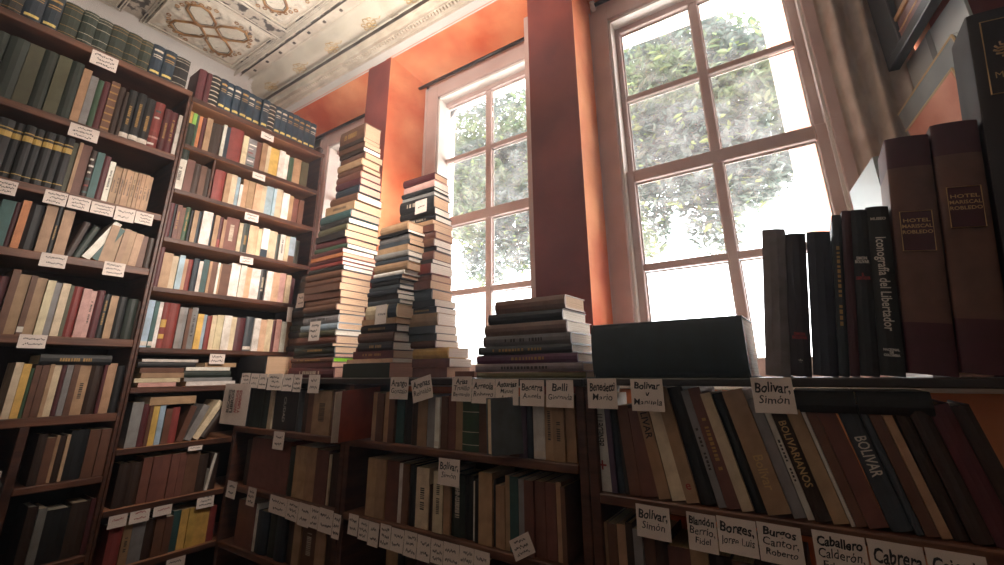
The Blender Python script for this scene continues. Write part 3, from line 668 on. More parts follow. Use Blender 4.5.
row('Y', YF, -.63, .27, 598, 'tn,,.86@612 br,,.86@622 tn@632 db@640 gy@650 br@662 db@676 rb@700 tn@720 db@745 br@770 db@800 gy@830 br@870 db@900', 'lower shelf of the ' + C_, g3)

# ---- stacks of lying books, spine towards the room; corner pixel rows give each book's top, then its colours
def lying(x0, x1, y0, z0, t, d, ck, style='', page=None, ang=0, **kw):
    """x0..x1 is the spine's length along the wall; thickness goes up"""
    L = x1 - x0
    M = Matrix.Translation((x0, y0, z0 + EYE)) @ Matrix.Translation((L / 2, d / 2, 0)) @ Matrix.Rotation(math.radians(ang), 4, 'Z') @ Matrix.Translation((-L / 2, -d / 2, 0))
    # local x (thickness) -> up, local z (height) -> along +x
    Q = Matrix(((0, 0, 1, 0), (0, 1, 0, 0), (1, 0, 0, 0), (0, 0, 0, 1)))
    Q = Matrix(((0, 0, -1, L), (0, 1, 0, 0), (1, 0, 0, 0), (0, 0, 0, 1)))
    return add_book(M @ Q, t, d, L, ck, style, page, **kw)
def stack(table, Lp, Cp, Rp, y0, zb, group, where, dclamp=(.12, .22)):
    """table: (pixel row of the top at the corner, colour[,style[,page]]) from top to bottom; Lp/Cp/Rp: (row, column) of left end, corner, right end"""
    def ip(T, v):
        for (a, p), (b, q) in zip(T, T[1:]):
            if v <= b: return p + (q - p) * max(0, (v - a)) / (b - a)
        return T[-1][1]
    zs = []
    for k, (py, *_) in enumerate(table):
        zs.append(z_at(py, x_at(ip(Cp, py), y0, .3), y0))
    # second pass: columns depend on height
    zs = []
    for py, *_ in table:
        d_ = onY(ip(Cp, py), py, y0); zs.append(d_.z)
    zs.append(zb); n = len(table); res = []
    sc = (zs[0] - zb)
    for k in range(n):
        py, ck = table[k][0], table[k][1]; st = table[k][2] if len(table[k]) > 2 else ''; pg = table[k][3] if len(table[k]) > 3 else None
        z1, z0 = zs[k], zs[k + 1]
        pm = py + 2; zc = (z0 + z1) / 2
        jx = R.uniform(-.006, .006); jy = R.uniform(-.006, .010)
        x1 = x_at(ip(Cp, pm), y0, z1) + jx; x0 = onY(ip(Lp, pm), pm + (0), y0).x
        # the left end is seen lower in the picture than the corner: follow the level edge
        x0 = x_at(ip(Lp, pm), y0, z1) + R.uniform(-.010, .006)
        d = min(dclamp[1], max(dclamp[0], y_at(ip(Rp, pm), x1, z1) - y0)) + R.uniform(-.01, .01)
        lying(x0, x1, y0 + jy, z0 + .0006, (z1 - z0) - .0012, d, ck, st, PG.get(pg) if pg else None, ang=R.uniform(-2.2, 2.2), group=group, hard=(z1 - z0) > .018 and R.random() < .7,
              wgt=3)['name_at'] = (n - 1 - k, n, where)
PG = dict(p=hexc('cfa392'), l=hexc('86d020'), w=hexc('ece6dc'), o=hexc('ccae92'))
ZC = -.018                                    # counter top
s1 = [(122, 'br', 't', 'o'), (137, 'db', '', 'o'), (141, 'br', '', 'o'), (146, 'db', '', 'w'), (150, 'br', '', 'o'), (157, 'tn', '', 'o'), (164, 'br', '', 'o'), (169, 'rb', '', 'p'), (176, 'mr', '', 'p'), (183, 'nv', '', 'p'),
      (191, 'br', '', 'w'), (199, 'tn', 't', 'o'), (208, 'tl', '', 'p'), (216, 'bk', '', 'w'), (222, 'ol', '', 'o'), (229, 'bk', '', 'o'), (236, 'mr', '', 'o'), (242, 'gn', '', 'w'), (247, 'mr', '', 'w'), (252, 'og', '', 'p'), (256, 'mr', '', 'w'), (260, 'rd', '', 'w'), (264, 'bk', '', 'w'),
      (269, 'br', '', 'o'), (275.5, 'br', '', 'o'), (282, 'br', '', 'o'), (289, 'br', '', 'o'), (296, 'br', '', 'o'), (303, 'br', '', 'o'), (309.5, 'bk', '', 'o'), (313, 'gy', 't', 'o'), (322, 'lb', '', 'o'), (329, 'ol', '', 'w'), (335, 'rb', '', 'o'), (343, 'bk', '', 'o'), (346, 'dg', 't', 'o'), (353, 'bk', '', 'p'), (357, 'br', 't', 'l'), (362, 'mr', '', 'p'), (367, 'mr', 't', 'p')]
stack(s1, [(122, 341), (150, 340), (185, 334), (207, 321), (222, 318), (250, 312.5), (275, 306), (310, 304), (330, 298), (345, 295), (360, 291), (374, 289)],
      [(122, 365), (150, 363.5), (188, 357), (210, 350.5), (237, 345.5), (270, 341.5), (308, 338), (322, 336.5), (345, 333), (374, 333)],
      [(122, 379), (150, 381), (188, 381), (210, 380), (250, 378), (276, 371), (316, 365), (328, 362), (350, 357), (374, 350)], 1.40, ZC, 'books in the tallest stack', 'tallest stack by the narrow pillar')
s2 = [(220, 'tn', '', 'o'), (229, 'bk', '', 'w'), (232, 'gy', '', 'o'), (238, 'sg', '', 'o'), (243, 'tn', '', 'o'), (249, 'gy', '', 'w'), (255, 'sg', '', 'w'), (260, 'tn', '', 'o'), (269, 'wh', '', 'w'), (273.5, 'nv', '', 'o'), (278, 'bk', '', 'w'), (283, 'sg', '', 'w'), (288, 'nv', '', 'w'), (293, 'bk', '', 'w'), (298, 'sg', '', 'w'),
      (303, 'cr', '2', 'o'), (317, 'tn', '', 'o'), (323, 'bk', 't', 'w'), (331, 'br', '', 'w'), (341, 'bk', 't', 'w'), (350, 'mr', 't', 'o'), (358, 'pe', '', 'w'), (362.5, 'dg', '', 'p')]
stack(s2, [(220, 382), (238, 378), (260, 375), (275, 372), (285, 369.5), (305, 366), (325, 360), (345, 356), (358, 350), (363, 345), (374, 343)],
      [(220, 409.5), (260, 407.5), (272, 404), (280, 399.5), (303, 398), (322, 394), (345, 391.5), (374, 392)],
      [(220, 424), (260, 427), (284, 426), (290, 417), (310, 420), (340, 419.6), (374, 425)], 1.38, ZC, 'books in the middle stack', 'middle stack')
s3 = [(171, 'mr', '', 'o'), (178, 'pk', '', 'w'), (186, 'bk', '', 'w'), (190, 'gy', '', 'w'), (194, 'bk', 't', 'o'), (206, 'bk', '', 'w'), (213, 'bk', 't', 'w'), (219, 'tn', '', 'o'), (223, 'rb', '', 'o'), (230, 'rb', '', 'o'), (237, 'br', '', 'w'), (245, 'bk', '', 'w'), (250, 'rb', '', 'o'), (259, 'bk', '', 'w'), (263, 'rd', '', 'w'), (273, 'rb', '', 'o'), (280, 'rb', '', 'o'), (288, 'sg', '', 'o'),
      (299, 'bk', '', 'w'), (306, 'bk', 't', 'w'), (312, 'tn', '', 'w'), (325, 'sg', '', 'w'), (333, 'sg', '', 'w'), (340, 'br', '', 'w'), (347, 'yl', '', 'w'), (358, 'rb', '', 'w'), (367, 'rb', '', 'o')]
stack(s3, [(171, 404), (200, 401), (220, 402), (235, 424), (240, 410), (262, 408), (300, 410), (330, 408), (347, 412), (374, 412)],
      [(171, 434.5), (200, 433), (214, 433.5), (240, 434), (262, 432), (295, 430), (300, 436), (325, 435.6), (345, 436.5), (347, 447), (358, 447), (374, 448)],
      [(171, 449), (200, 450), (230, 452), (290, 452), (300, 456), (330, 457), (345, 460), (350, 473), (374, 473)], 1.475, ZC, 'books in the stack against the bright window', 'stack against the bright window', (.11, .16))
s0 = [(272, 'bk', '', 'o'), (279, 'db', '', 'o'), (286, 'bk', '', 'o'), (294, 'sg', '', 'o'), (302, 'bk', '', 'o'), (309, 'db', '', 'o'), (316, 'bk', '', 'o'), (324, 'dg', '', 'o'), (330, 'bk', '', 'o'), (337, 'br', '', 'o'), (345, 'bk', '', 'o'), (351, 'mr', '', 'o'), (358, 'mr', '', 'o'), (366, 'ol', 't', 'o')]
stack(s0, [(272, 301), (290, 297), (320, 291), (345, 284), (360, 280), (374, 272)], [(272, 314), (310, 309), (345, 306), (374, 300)], [(272, 320), (374, 310)], 1.545, ZC, 'books in the dark stack behind', 'dark stack behind the tallest one', (.09, .10))
# the counter stack beside the ledger
s4 = [(293.5, 494, 564, 'rb', '', 'o', .16), (308, 487.5, 561, 'bk', '', 'w', .20), (319, 484, 566, 'br', '', 'w', .20), (331.5, 482.5, 569.5, 'gy', 't', 'w', .20), (343, 478, 571, 'sg', 't', 'w', .20), (352, 475.5, 577, 'pu', '', 'w', .20), (362, 475, 582, 'gy', 't', 'o', .20), (371.5, 476, 584, 'ol', '', 'o', .20)]
zz = [onY(q[2], q[0], 1.31).z for q in s4] + [ZC]
S4C = ['8a6a5c', '2c2f35', '7d6458', '77757a', '3c4148', '65405e', '85797f', '77704e']  # covers lightened, with the haze by the window put into their colour
for k, (py, l, c_, ck, st, pg, d) in enumerate(s4):
    x0 = x_at(l, 1.31, zz[k]); x1 = x_at(c_, 1.31, zz[k])
    b = lying(x0, x1, 1.31 + R.uniform(0, .006), zz[k + 1] + .0006, zz[k] - zz[k + 1] - .0012, d, ck, st, PG[pg], ang=R.uniform(-1, 1), group='books in the low stack beside the ledger', wgt=9, keep=True, hard=True, ccol=hexc(S4C[k]))
    b['name_at'] = (len(s4) - 1 - k, len(s4), 'low stack beside the big ledger')
    if ck == 'pu': b['style'] = 't'
# the piles between shelves in the corner bookcase, lying flat
def flat_left(px0, px1, z0, z1, ck, st='', page=None, X=XB, d=.19, label=None, hard=None):
    y0 = y_at(px0, X, (z0 + z1) / 2); y1 = y_at(px1, X, (z0 + z1) / 2); L = y1 - y0
    M = Matrix.Translation((X, y0, z0 + EYE + .0006)) @ Matrix.Rotation(PI / 2, 4, 'Z') @ Matrix(((0, 0, -1, L), (0, 1, 0, 0), (1, 0, 0, 0), (0, 0, 0, 1)))
    return add_book(M, z1 - z0 - .0012, d, L, ck, st, page, hard=hard, label=label, group='books lying flat in the corner bookcase', wgt=3)
ps = flat_left
for k, a in enumerate([(138, 176, -.052, -.032, 'pk'), (134, 180, -.032, -.012, 'cr'), (141, 184, -.012, .012, 'tn'), (140, 184, .012, .036, 'br'), (138, 196, .036, .062, 'bk'), (142, 198, .062, .076, 'wh')]):
    b = ps(*a); b['name_at'] = (k, 6, 'flat pile beside the tall upright of the corner bookcase')
for k, a in enumerate([(186, 235, -.052, -.030, 'wh'), (184, 232, -.030, -.012, 'gy'), (184, 231, -.012, .022, 'dg'), (186, 230, .022, .040, 'wh'), (205, 236, .040, .062, 'tn')]):
    b = ps(*a); b['name_at'] = (k, 5, 'flat pile under the paper tag')
b = ps(150, 196, -.135, -.098, 'tn', '', hexc('e0d4c0')); b['label'] = 'tan booklet lying on top of the upright books under the flat piles'
b = ps(40, 112, .045, .088, 'bk', 't', X=XB); b['label'] = 'black volume lying flat on the sixth row of the tall bookcase, pale title on spine'; b['keep'] = True
# dark books lying on the leaning row beside the ledger
zt = -.063
for (a, c_, q, lb) in ((795, 856, -.075, 'dark book lying across the leaning row behind the tag'), (858, 934, -.080, 'dark book lying across the leaning row under the register books')):
    x0 = x_at(a, YF, -.07); x1 = x_at(c_, YF, -.07)
    b = lying(x0, x1, YF + .004, -.094, .048, .19, 'bk', '', keep=True, hard=True, wgt=1, group='dark books lying on the leaning row'); b['label'] = lb
# small black box-like book on the corner of the counter
x0 = x_at(237, 1.31, .02); x1 = x_at(264, 1.31, .02)
b = lying(x0, x1, 1.31, ZC, .115, .17, 'bk', '', PG['o'], keep=True, hard=True, wgt=5); b['label'] = 'thick black book lying on the counter corner above the small tags'
x0 = x_at(455, 1.42, 0); x1 = x_at(474, 1.42, 0)
b = lying(x0, x1, 1.42, ZC, .024, .12, 'rb', '', PG['p'], keep=True, wgt=5); b['label'] = 'small reddish book lying alone between the bright stack and the low stack'

# ---- the standing row on the counter (leaning towards the curtain), registers last
def standing(x0, x1, h, d, ck, lean, label, style='', y0=YF + .012, ccol=None, page=None):
    t = (x1 - x0) * math.cos(math.radians(lean)) - .001
    M = Matrix.Translation((x1 - .001, y0, ZC + .0008 + EYE)) @ Matrix.Rotation(math.radians(lean), 4, 'Y') @ Matrix.Translation((-t, 0, 0))
    b = add_book(M, t, d, h, ck, style, page, keep=True, hard=True, label=label, group='books standing on the counter', wgt=9, ccol=ccol); b['fixed'] = True
    return b
standing(-.101, -.048, .372, .21, 'gy', 7.5, 'grey volume at the window end of the standing counter row', ccol=hexc('7c767a'))
b = standing(-.048, -.004, .352, .21, 'nv', 7.5, 'very dark book with a small faded foot label, second in the standing counter row', ccol=hexc('2b2530'))
b['texts'] = [('SIMON\nBOLIVAR', 'red', .010, .27, 'h', .030), ('*', 'pale', .02, .09, 'h', .02)]
standing(-.003, .047, .348, .20, 'nv', 7.5, 'plain navy book with pale page edge, third in the standing counter row', ccol=hexc('232838'))
b = standing(.047, .067, .385, .20, 'nv', 8, 'thin dark book with pale title down its spine, fourth in the counter row', 't', ccol=hexc('1e2a33'))
standing(.067, .086, .392, .165, 'mr', 8, 'thin maroon book between two black books of the counter row', ccol=hexc('46222c'))
b = standing(.086, .121, .388, .165, 'bk', 7.5, 'black book with a small red and white title in the counter row', ccol=hexc('191b22'))
b['texts'] = [('SIMON\nBOLIVAR', 'pale', .010, .68, 'h', .026), ('EL\nLIBERTADOR', 'red', .010, .58, 'h', .026)]
b = standing(.122, .165, .388, .165, 'bk', 6.8, 'tall black book titled Iconografía del Libertador down its spine', ccol=hexc('161b1d'))
b['texts'] = [('Iconografía del Libertador', 'pale', .026, .53, 'v', .215), ('MUSEO', 'pale', .009, .92, 'h', .028), ('NACIONAL\nDE\nCOLOMBIA', 'pale', .007, .13, 'h', .028)]
HOT = hexc('6a483c'); HOTD = hexc('4a1a26')
for k, (x0, x1, h, lab, zf, lb) in enumerate(((.168, .249, .545, 7, .575, 'brown hotel register with maroon ends, nearer the black Iconografía book'), (.251, .331, .555, 7, .635, 'brown hotel register with maroon ends, standing against the tall black register'))):
    b = standing(x0, x1, h, .135, 'br', lab, lb, ccol=HOT, page=hexc('c8a890')); b['reg'] = (HOTD, zf)
b = standing(.336, .480, .80, .135, 'bk', 7, 'tallest black register with gold emblem at the edge of the counter row', ccol=hexc('201416')); b['reg2'] = True
# the ledger
x0 = x_at(592, YF + .012, .06); x1 = x_at(747, YF + .012, .06)
b = lying(x0, x1, YF + .010, ZC, .158, .235, 'bk', '', hexc('e8e0d4'), keep=True, hard=True, wgt=9, ccol=hexc('26343c'), ang=-1.0)
b['label'] = 'big thick black ledger lying spine forward on the counter under the window'; b['ledger'] = True; b['group'] = None

def spine(where, i, texts, **kw):
    for b in BOOKS:
        if b.get('name_at') and b['name_at'][0] == i and b['name_at'][2] == where: b['texts'] = texts; b['keep'] = True; b.update(kw)
CR = 'upper shelf of the ' + C_
spine(CR, 0, [('BENEDETTI', 'ink', .030, .62, 'u', .085), ('+', 'red', .05, .25, 'h', .03)])
spine(CR, 6, [('OLIVAR', 'ink', .026, .74, 'v', .09)])
spine(CR, 8, [('e', 'red', .030, .14, 'h', .02)])
spine(CR, 14, [('Bolívar', 'gold', .030, .32, 'v', .075)], style='')
spine(CR, 17, [('BOLIVARIANOS', 'gold', .022, .55, 'v', .14)])
spine(CR, 22, [('BOLIVAR', 'pale', .030, .55, 'v', .08)])
spine('middle shelf of the ' + B_, 10, [('WASHINGTON', 'pale', .026, .66, 'v', .10)])
spine('upper shelf of the ' + A_, 4, [('CIUDAD', 'pale', .03, .5, 'v', .14)])

# ================================================================== finish the books: the 300 that show largest are things, the rest one mass
def shown_area(b):
    M, t, d, h = b['M'], b['t'], b['d'], b['h']
    P = [M @ Vector((x, 0, z)) for x in (0, t) for z in (0, h)]
    pts = [px_of(p - Vector((0, 0, EYE))) for p in P]
    if any(p is None for p in pts): return 0
    xs = [min(1004, max(0, p[0])) for p in pts]; ys = [min(565, max(0, p[1])) for p in pts]
    q = [(xs[i], ys[i]) for i in (0, 1, 3, 2)]
    return abs(sum(q[i][0] * q[(i + 1) % 4][1] - q[(i + 1) % 4][0] * q[i][1] for i in range(4))) / 2 * b['w']
for b in BOOKS: b['area'] = shown_area(b)
order = sorted(range(len(BOOKS)), key=lambda i: -(BOOKS[i]['area'] + (1e6 if BOOKS[i]['keep'] else 0)))
NIND = 300
chosen = set(order[:NIND])
mass = Geo(); massn = 0
MT = {'pale': M_TITLEW, 'gold': M_TITLEG, 'red': M_REDINK, 'ink': M_INK}
SPH = Matrix(((1, 0, 0, 0), (0, 0, -1, 0), (0, 1, 0, 0), (0, 0, 0, 1)))
SPV = Matrix(((0, 1, 0, 0), (0, 0, -1, 0), (-1, 0, 0, 0), (0, 0, 0, 1)))
SPU = Matrix(((0, -1, 0, 0), (0, 0, -1, 0), (1, 0, 0, 0), (0, 0, 0, 1)))
def auto_label(b):
    s = auto_label2(b, kindword(b))
    if len(s.split()) > 16: s = auto_label2(b, kindword(b).split(' with')[0])
    if len(s.split()) > 16: s = auto_label2(b, 'book')
    if len(s.split()) > 16: s = s.replace('shared upright', 'upright').replace(' its corner end', ' the corner')
    return s
def auto_label2(b, k):
    i, n, where = b['name_at']; c = PAL[b['ck']][1]
    if ' stack' in where and 'shelf' not in where: return '%s %s, %s from the bottom of the %s' % (c, k, ordw(i), where)
    if where.startswith('flat pile'): return '%s %s, %s up in the %s' % (c, k.split(' with')[0], ordw(i), where.replace(' of the corner bookcase', ''))
    if 'tall dark' in where: return '%s %s, %s from the shared upright, %s' % (c, k, ordw(n - 1 - i), where)
    if 'corner bookcase' in where: return '%s %s, %s from the shared upright, %s' % (c, k, ordw(i), where)
    if 'corner low case' in where: return '%s %s, %s from the corner, %s' % (c, k, ordw(i), where)
    return '%s %s, %s from its corner end, %s' % (c, k, ordw(i), where)
for bi, b in enumerate(BOOKS):
    rnd = random.Random(int(b['seed'] * 1e6))
    cv, pg = book_geo(b['t'], b['d'], b['h'], b['col'], b['page'], b['style'], rnd, b['hard'])
    if b.get('reg') or b.get('reg2') or b.get('ledger'): pass
    if bi not in chosen:
        if b['area'] <= 0: continue
        for G, mi in ((cv, 0), (pg, 1)):
            o_ = len(mass.v); mass.v += [tuple(b['M'] @ Vector(v)) for v in G.v]
            for f, c, u in zip(G.f, G.c, G.uv): mass.f.append(tuple(o_ + k for k in f)); mass.c.append(c); mass.m.append(mi); mass.uv.append(u)
        massn += 1; continue
    root = empty('book', b['M'])
    if b.get('reg') or b.get('reg2'): root.name = 'register_book'
    if b.get('ledger'): root.name = 'ledger_book'
    WM[root.name] = b['M']
    tag(root, b['label'] or auto_label(b), 'book', b['group'])
    t, h = b['t'], b['h']
    if b.get('reg'):
        dk, zf = b['reg']
        cv.c = [c if not (f_z[0] > h * .86 or f_z[1] < h * .2) else dk for c, f_z in zip(cv.c, [(min(cv.v[k][2] for k in f), max(cv.v[k][2] for k in f)) for f in cv.f])]
    if b.get('reg') or b.get('reg2') or b.get('ledger'):
        # rebuild with more rows so that the leather ends follow
        cv = Geo(); c = .0035; bul = .010 if not b.get('ledger') else .016; N = 16
        if b.get('ledger'): zsr = [0, h]
        elif b.get('reg'): zsr = [0, h * .2, h * .86, h]
        else: zsr = [0, h * .2, h * .8, h]
        out = [(0, b['d'])] + [(0, bul)] + [(t * (.5 - .5 * math.cos(PI * q / N)), bul * (1 - math.sin(PI * q / N) ** .8)) for q in range(1, N)] + [(t, bul), (t, b['d'])]
        inn = [(t - c, b['d']), (t - c, c + bul), (c, c + bul), (c, b['d'])]; rg = out + inn; n_ = len(rg)
        vs = [(x, y, z) for z in zsr for x, y in rg]; fs = []; cs = []
        for j in range(len(zsr) - 1):
            for i in range(n_):
                fs.append((j * n_ + i, j * n_ + (i + 1) % n_, (j + 1) * n_ + (i + 1) % n_, (j + 1) * n_ + i)); cs.append(b['reg'][0] if b.get('reg') and j != 1 else b['col'])
        top = (len(zsr) - 1) * n_; no = len(out)
        for base, fl in ((0, True), (top, False)):
            for q in ([0, 1, no + 2, no + 3], [no - 2, no - 1, no, no + 1], list(range(1, no - 1)) + [no + 1, no + 2]):
                f = tuple(base + k for k in q); fs.append(f[::-1] if fl else f); cs.append(b['reg'][0] if b.get('reg') else b['col'])
        cv.add(vs, fs, cs)
    co = obj('cover', cv, M_COVER, root, b['M'], bool(b.get('reg') or b.get('reg2') or b.get('ledger')))
    if b.get('reg') or b.get('reg2') or b.get('ledger'): co.data.set_sharp_from_angle(angle=.6)
    obj('page_block', pg, M_PAGES, root, b['M'])
    for (tx, mk, size, zf, ori, fit) in b.get('texts', []):
        yy = -.0012
        lettering(tx, size, MT[mk], root, b['M'] @ Matrix.Translation((t / 2, yy, h * zf)) @ {'h': SPH, 'v': SPV, 'u': SPU}[ori], fit=fit, name='title_lettering', bold=.0004)
    if b.get('reg'):
        zf = b['reg'][1] * h; g = Geo().box((t * .16, -.0016, zf - .046), (t * .84, .004, zf + .046), HOTD)
        lp = obj('title_label', g, M_COVER, root, b['M']); lp['label'] = 'maroon title label with gold border'
        g = Geo().tube([(t * .16, -.002, zf - .046), (t * .84, -.002, zf - .046), (t * .84, -.002, zf + .046), (t * .16, -.002, zf + .046)], .0012, 4, closed=True)
        obj('gold_border', g, M_TITLEG, lp, b['M'])
        for q, tx in enumerate(('HOTEL', 'MARISCAL', 'ROBLEDO')):
            lettering(tx, .0115, M_TITLEG, lp, b['M'] @ Matrix.Translation((t / 2, -.0022, zf + .024 - .0135 * q)) @ SPH @ Matrix.Diagonal((1.28, 1, 1, 1)), fit=t * .5, name='title_lettering', bold=.0002)
    if b.get('reg2'):
        z0, z1 = h * .735, h * .965
        g = Geo().tube([(t * .14, -.001, z0), (t * .9, -.001, z0), (t * .9, -.001, z1), (t * .14, -.001, z1)], .0018, 5, closed=True)
        obj('gold_border', g, M_TITLEG, root, b['M'])
        g = Geo()
        for k in range(16):
            a = 2 * PI * k / 16; g.tube([(t * .52 + .018 * math.cos(a), .000, h * .87 + .012 * math.sin(a)), (t * .52 + .033 * math.cos(a + .25), -.001, h * .87 + .020 * math.sin(a + .25)), (t * .52 + .040 * math.cos(a), .000, h * .87 + .026 * math.sin(a))], .0022, 5)
        g.tube([(t * .52 + .013 * math.cos(2 * PI * q / 10), -.001, h * .87 + .010 * math.sin(2 * PI * q / 10)) for q in range(10)], .002, 5, closed=True)
        em = obj('gold_emblem', g, M_TITLEG, root, b['M'], True); em['label'] = 'gold leafy emblem'
        lettering('MARISCAL', .022, M_TITLEG, root, b['M'] @ Matrix.Translation((t * .52, -.0012, h * .79)) @ SPH, fit=t * .62, name='title_lettering')
if mass.v:
    o = obj('books', mass, [M_COVER, M_PAGES]); tag(o, 'remaining small upright books filling the shelves between the larger ones', 'books', None, 'stuff')
print('books', len(BOOKS), 'in mass', massn)

# ================================================================== bookcases
def bookcase(name, label, origin, panels, boards, back, axis, bm=None):
    """panels/boards/back are lens-relative boxes"""
    root = empty(name, Vector(origin)); tag(root, label, 'bookcase')
    for p in panels: partw('side_panel', Geo().box(p[0], p[1], bev=.002), M_WOOD, root)
    for p in boards: partw('shelf_board', Geo().box(p[0], p[1], bev=.003), bm or M_WOODX, root)
    if bm:
        for b_, p in zip([c for c in root.children if c.name.startswith('shelf_board')], boards): obj('front_edge', lift2(Geo().box((p[1][0] + .0002, p[0][1], p[0][2] + .002), (p[1][0] + .005, p[1][1], p[1][2]), bev=.001), WM[b_.name]), M_WOOD, b_, WM[b_.name])
    if back: partw('back_panel', Geo().box(*back), M_BACK, root)
    return root
XF = XB + .010; DX = .30
def bd_x(z, y0, y1, th=.030): return ((XB - DX, y0, z - th), (XF, y1, z))
r = bookcase('bookcase', 'tall dark wooden bookcase covering the wall nearer the lens', (XB - .15, .25, 0),
    [((XB - DX, .788, -EYE), (XF, .802, 1.470)), ((XB - DX, -.34, -EYE), (XF, -.32, 1.470)), ((XB - DX, .492, -EYE), (XF - .002, .520, -.187))],
    [bd_x(1.503, -.34, .802, .034)] + [bd_x(z, -.32, .788, .034) for z in (1.110, .776, .498, .160, -.157)] + [bd_x(z, .52, .788, .026) for z in (-.41, -.70)] + [bd_x(-1.0, -.32, .788)],
    ((XB - DX - .01, -.34, -EYE), (XB - DX, .802, 1.5)), 'X')
r = bookcase('bookcase', 'tall corner bookcase of reddish wood meeting the window wall', (XB - .15, 1.2, 0),
    [((XB - DX, .804, -EYE), (XF, .8145, 1.447)), ((XB - DX, 1.612, -EYE), (XF, 1.630, 1.447))],
    [bd_x(1.473, .804, 1.634, .028)] + [bd_x(z, .8145, 1.612, .024) for z in (1.190, .930, .668, .415, .127)] + [bd_x(z, .8145, 1.612, .024) for z in (-.054, -.312, -.552, -.785)] + [bd_x(-1.1, .8145, 1.612)],
    ((XB - DX - .01, .804, -EYE), (XB - DX, 1.63, 1.46)), 'X', M_WOODL)
ya = y_at(210.5, XB, 1.0)
partw('divider', Geo().box((XB - .16, ya - .006, .931), (XB - .004, ya + .006, 1.165), bev=.002), M_WOOD, r)
YK = YF + .26
def low(label, x0, x1, zs, back=True, dpt=.30):
    bookcase('low_bookcase', label, ((x0 + x1) / 2, YF + .15, 0),
        [((x0, YF - .004, -EYE), (x0 + .028, YF + dpt, -.043)), ((x1 - .028, YF - .004, -EYE), (x1, YF + dpt, -.043))],
        [((x0 + .028, YF - .008, z - .026), (x1 - .028, YF + dpt, z)) for z in zs],
        ((x0, YF + dpt, -EYE), (x1, YF + dpt + .01, -.05 if x0 < -2 else -.14)) if back else None, 'Y')
low('low dark bookcase in the corner, paper tags along its shelves', -2.585, -1.665, [-.258, -.524, -.777, -1.04])
low('low dark bookcase under the middle window, below the stacks', -1.662, -.580, [-.258, -.522, -.80, -1.06])
low('low dark bookcase under the ledger and the counter row of books', -.577, .78, [-.322, -.63, -.95], False, .22)
g = Geo().box((-2.585, YF - .012, -.042 + EYE), (-.580, 1.605, ZC + EYE), bev=.003); tag(obj('countertop', g, M_DARK), 'long dark counter board under the book stacks', 'countertop')
g = Geo().box((-.577, YF - .012, -.038 + EYE), (.80, YF + .245, ZC + EYE), bev=.003); tag(obj('countertop', g, M_DARK), 'dark counter board carrying the ledger and the standing row', 'countertop')
# narrow end panel at the far side of the leaning row
# ================================================================== paper tags
TAGN = [0]
def paper(corners, lines, label, group, tilt=0, plane='Y', pos=None, ink='ink', scr=False, name='shelf_tag', th=.0008, sizes=None):
    """corners: pixel columns and rows x0, y0 (top at its near edge), x1, y1 (top at its far edge), y2 (bottom below x0)"""
    x0, y0, x1, y1, y2 = corners
    pos = pos if pos is not None else (YF - .0135 if plane == 'Y' else XF + .003)
    if plane == 'Y':
        a = onY(x0, y0, pos); b_ = x_at(x1, pos, a.z); wd = abs(b_ - a.x); hh = a.z - onY(x0, y2, pos).z
        M = Matrix.Translation((a.x, pos, a.z + EYE)) @ SPH
    else:
        a = onX(x0, y0, pos); b_ = y_at(x1, pos, a.z); wd = abs(b_ - a.y); hh = a.z - onX(x0, y2, pos).z
        M = Matrix.Translation((pos, a.y, a.z + EYE)) @ Matrix.Rotation(PI / 2, 4, 'Z') @ SPH
    M = M @ Matrix.Rotation(math.radians(tilt), 4, 'Z')
    g = Geo(); N = 5; vs = []; fs = []                # a slightly curling card, its lower edge standing off
    rr = random.Random(len(label) + int(x0))
    cl = rr.uniform(.001, .004)
    for s in (0, 1):
        for j in range(N + 1):
            for i in (0, 1, 2):
                v = j / N; vs.append((wd * i / 2, -hh * v, cl * v * v + s * th + .0004 * (i == 1)))
    m = 3 * (N + 1)
    for j in range(N):
        for i in (0, 1):
            q = j * 3 + i; fs.append((q, q + 1, q + 4, q + 3)); fs.append((m + q, m + q + 3, m + q + 4, m + q + 1))
    ed = [j * 3 for j in range(N + 1)] + [N * 3 + 1, N * 3 + 2] + [j * 3 + 2 for j in range(N - 1, -1, -1)] + [1]
    for i in range(len(ed)): p, q = ed[i], ed[(i + 1) % len(ed)]; fs.append((p, q, m + q, m + p))
    g.add(vs, fs)
    o = obj(name, g, M_CARD, None, M); tag(o, label, 'paper tag', group)
    if lines:
        n = len(lines); lh = hh / max(n + .9, 2.9)
        for i, tx in enumerate(lines):
            s = lh * (1.15 if i == 0 or tx == 'Manuela' or len(lines) > 2 and i == 1 and sizes else .92)
            v = (lh * (i + .85)) / hh
            lettering(tx, s, MT[ink] if i == 0 or not sizes else MT[ink], o, M @ Matrix.Translation((wd / 2, -hh * v, cl * v * v + th + .0006)), fit=wd * .86, bold=(.0008 if i == 0 else .0002) * (hh / .09), shear=.12, hand=True)
    if scr:                                           # writing too small to read: word-length pen strokes
        g = Geo(); n = scr
        for i in range(n):
            y = -hh * (i + .8) / (n + .6); a0 = rr.uniform(.10, .3); a1 = rr.uniform(.72, .92); x = a0
            while x < a1:
                wl = rr.uniform(.02, .05); yy = y + rr.uniform(-.05, .05) * hh; v = -yy / hh
                g.box((wd * x, yy - hh * .045, cl * v * v + th), (wd * (x + wl), yy + hh * rr.uniform(.02, .06), cl * v * v + th + .0006)); x += wl + rr.uniform(.008, .03)
        obj('lettering', g, MT[ink], o, M)
    return o
G1 = 'name cards along the counter edge'
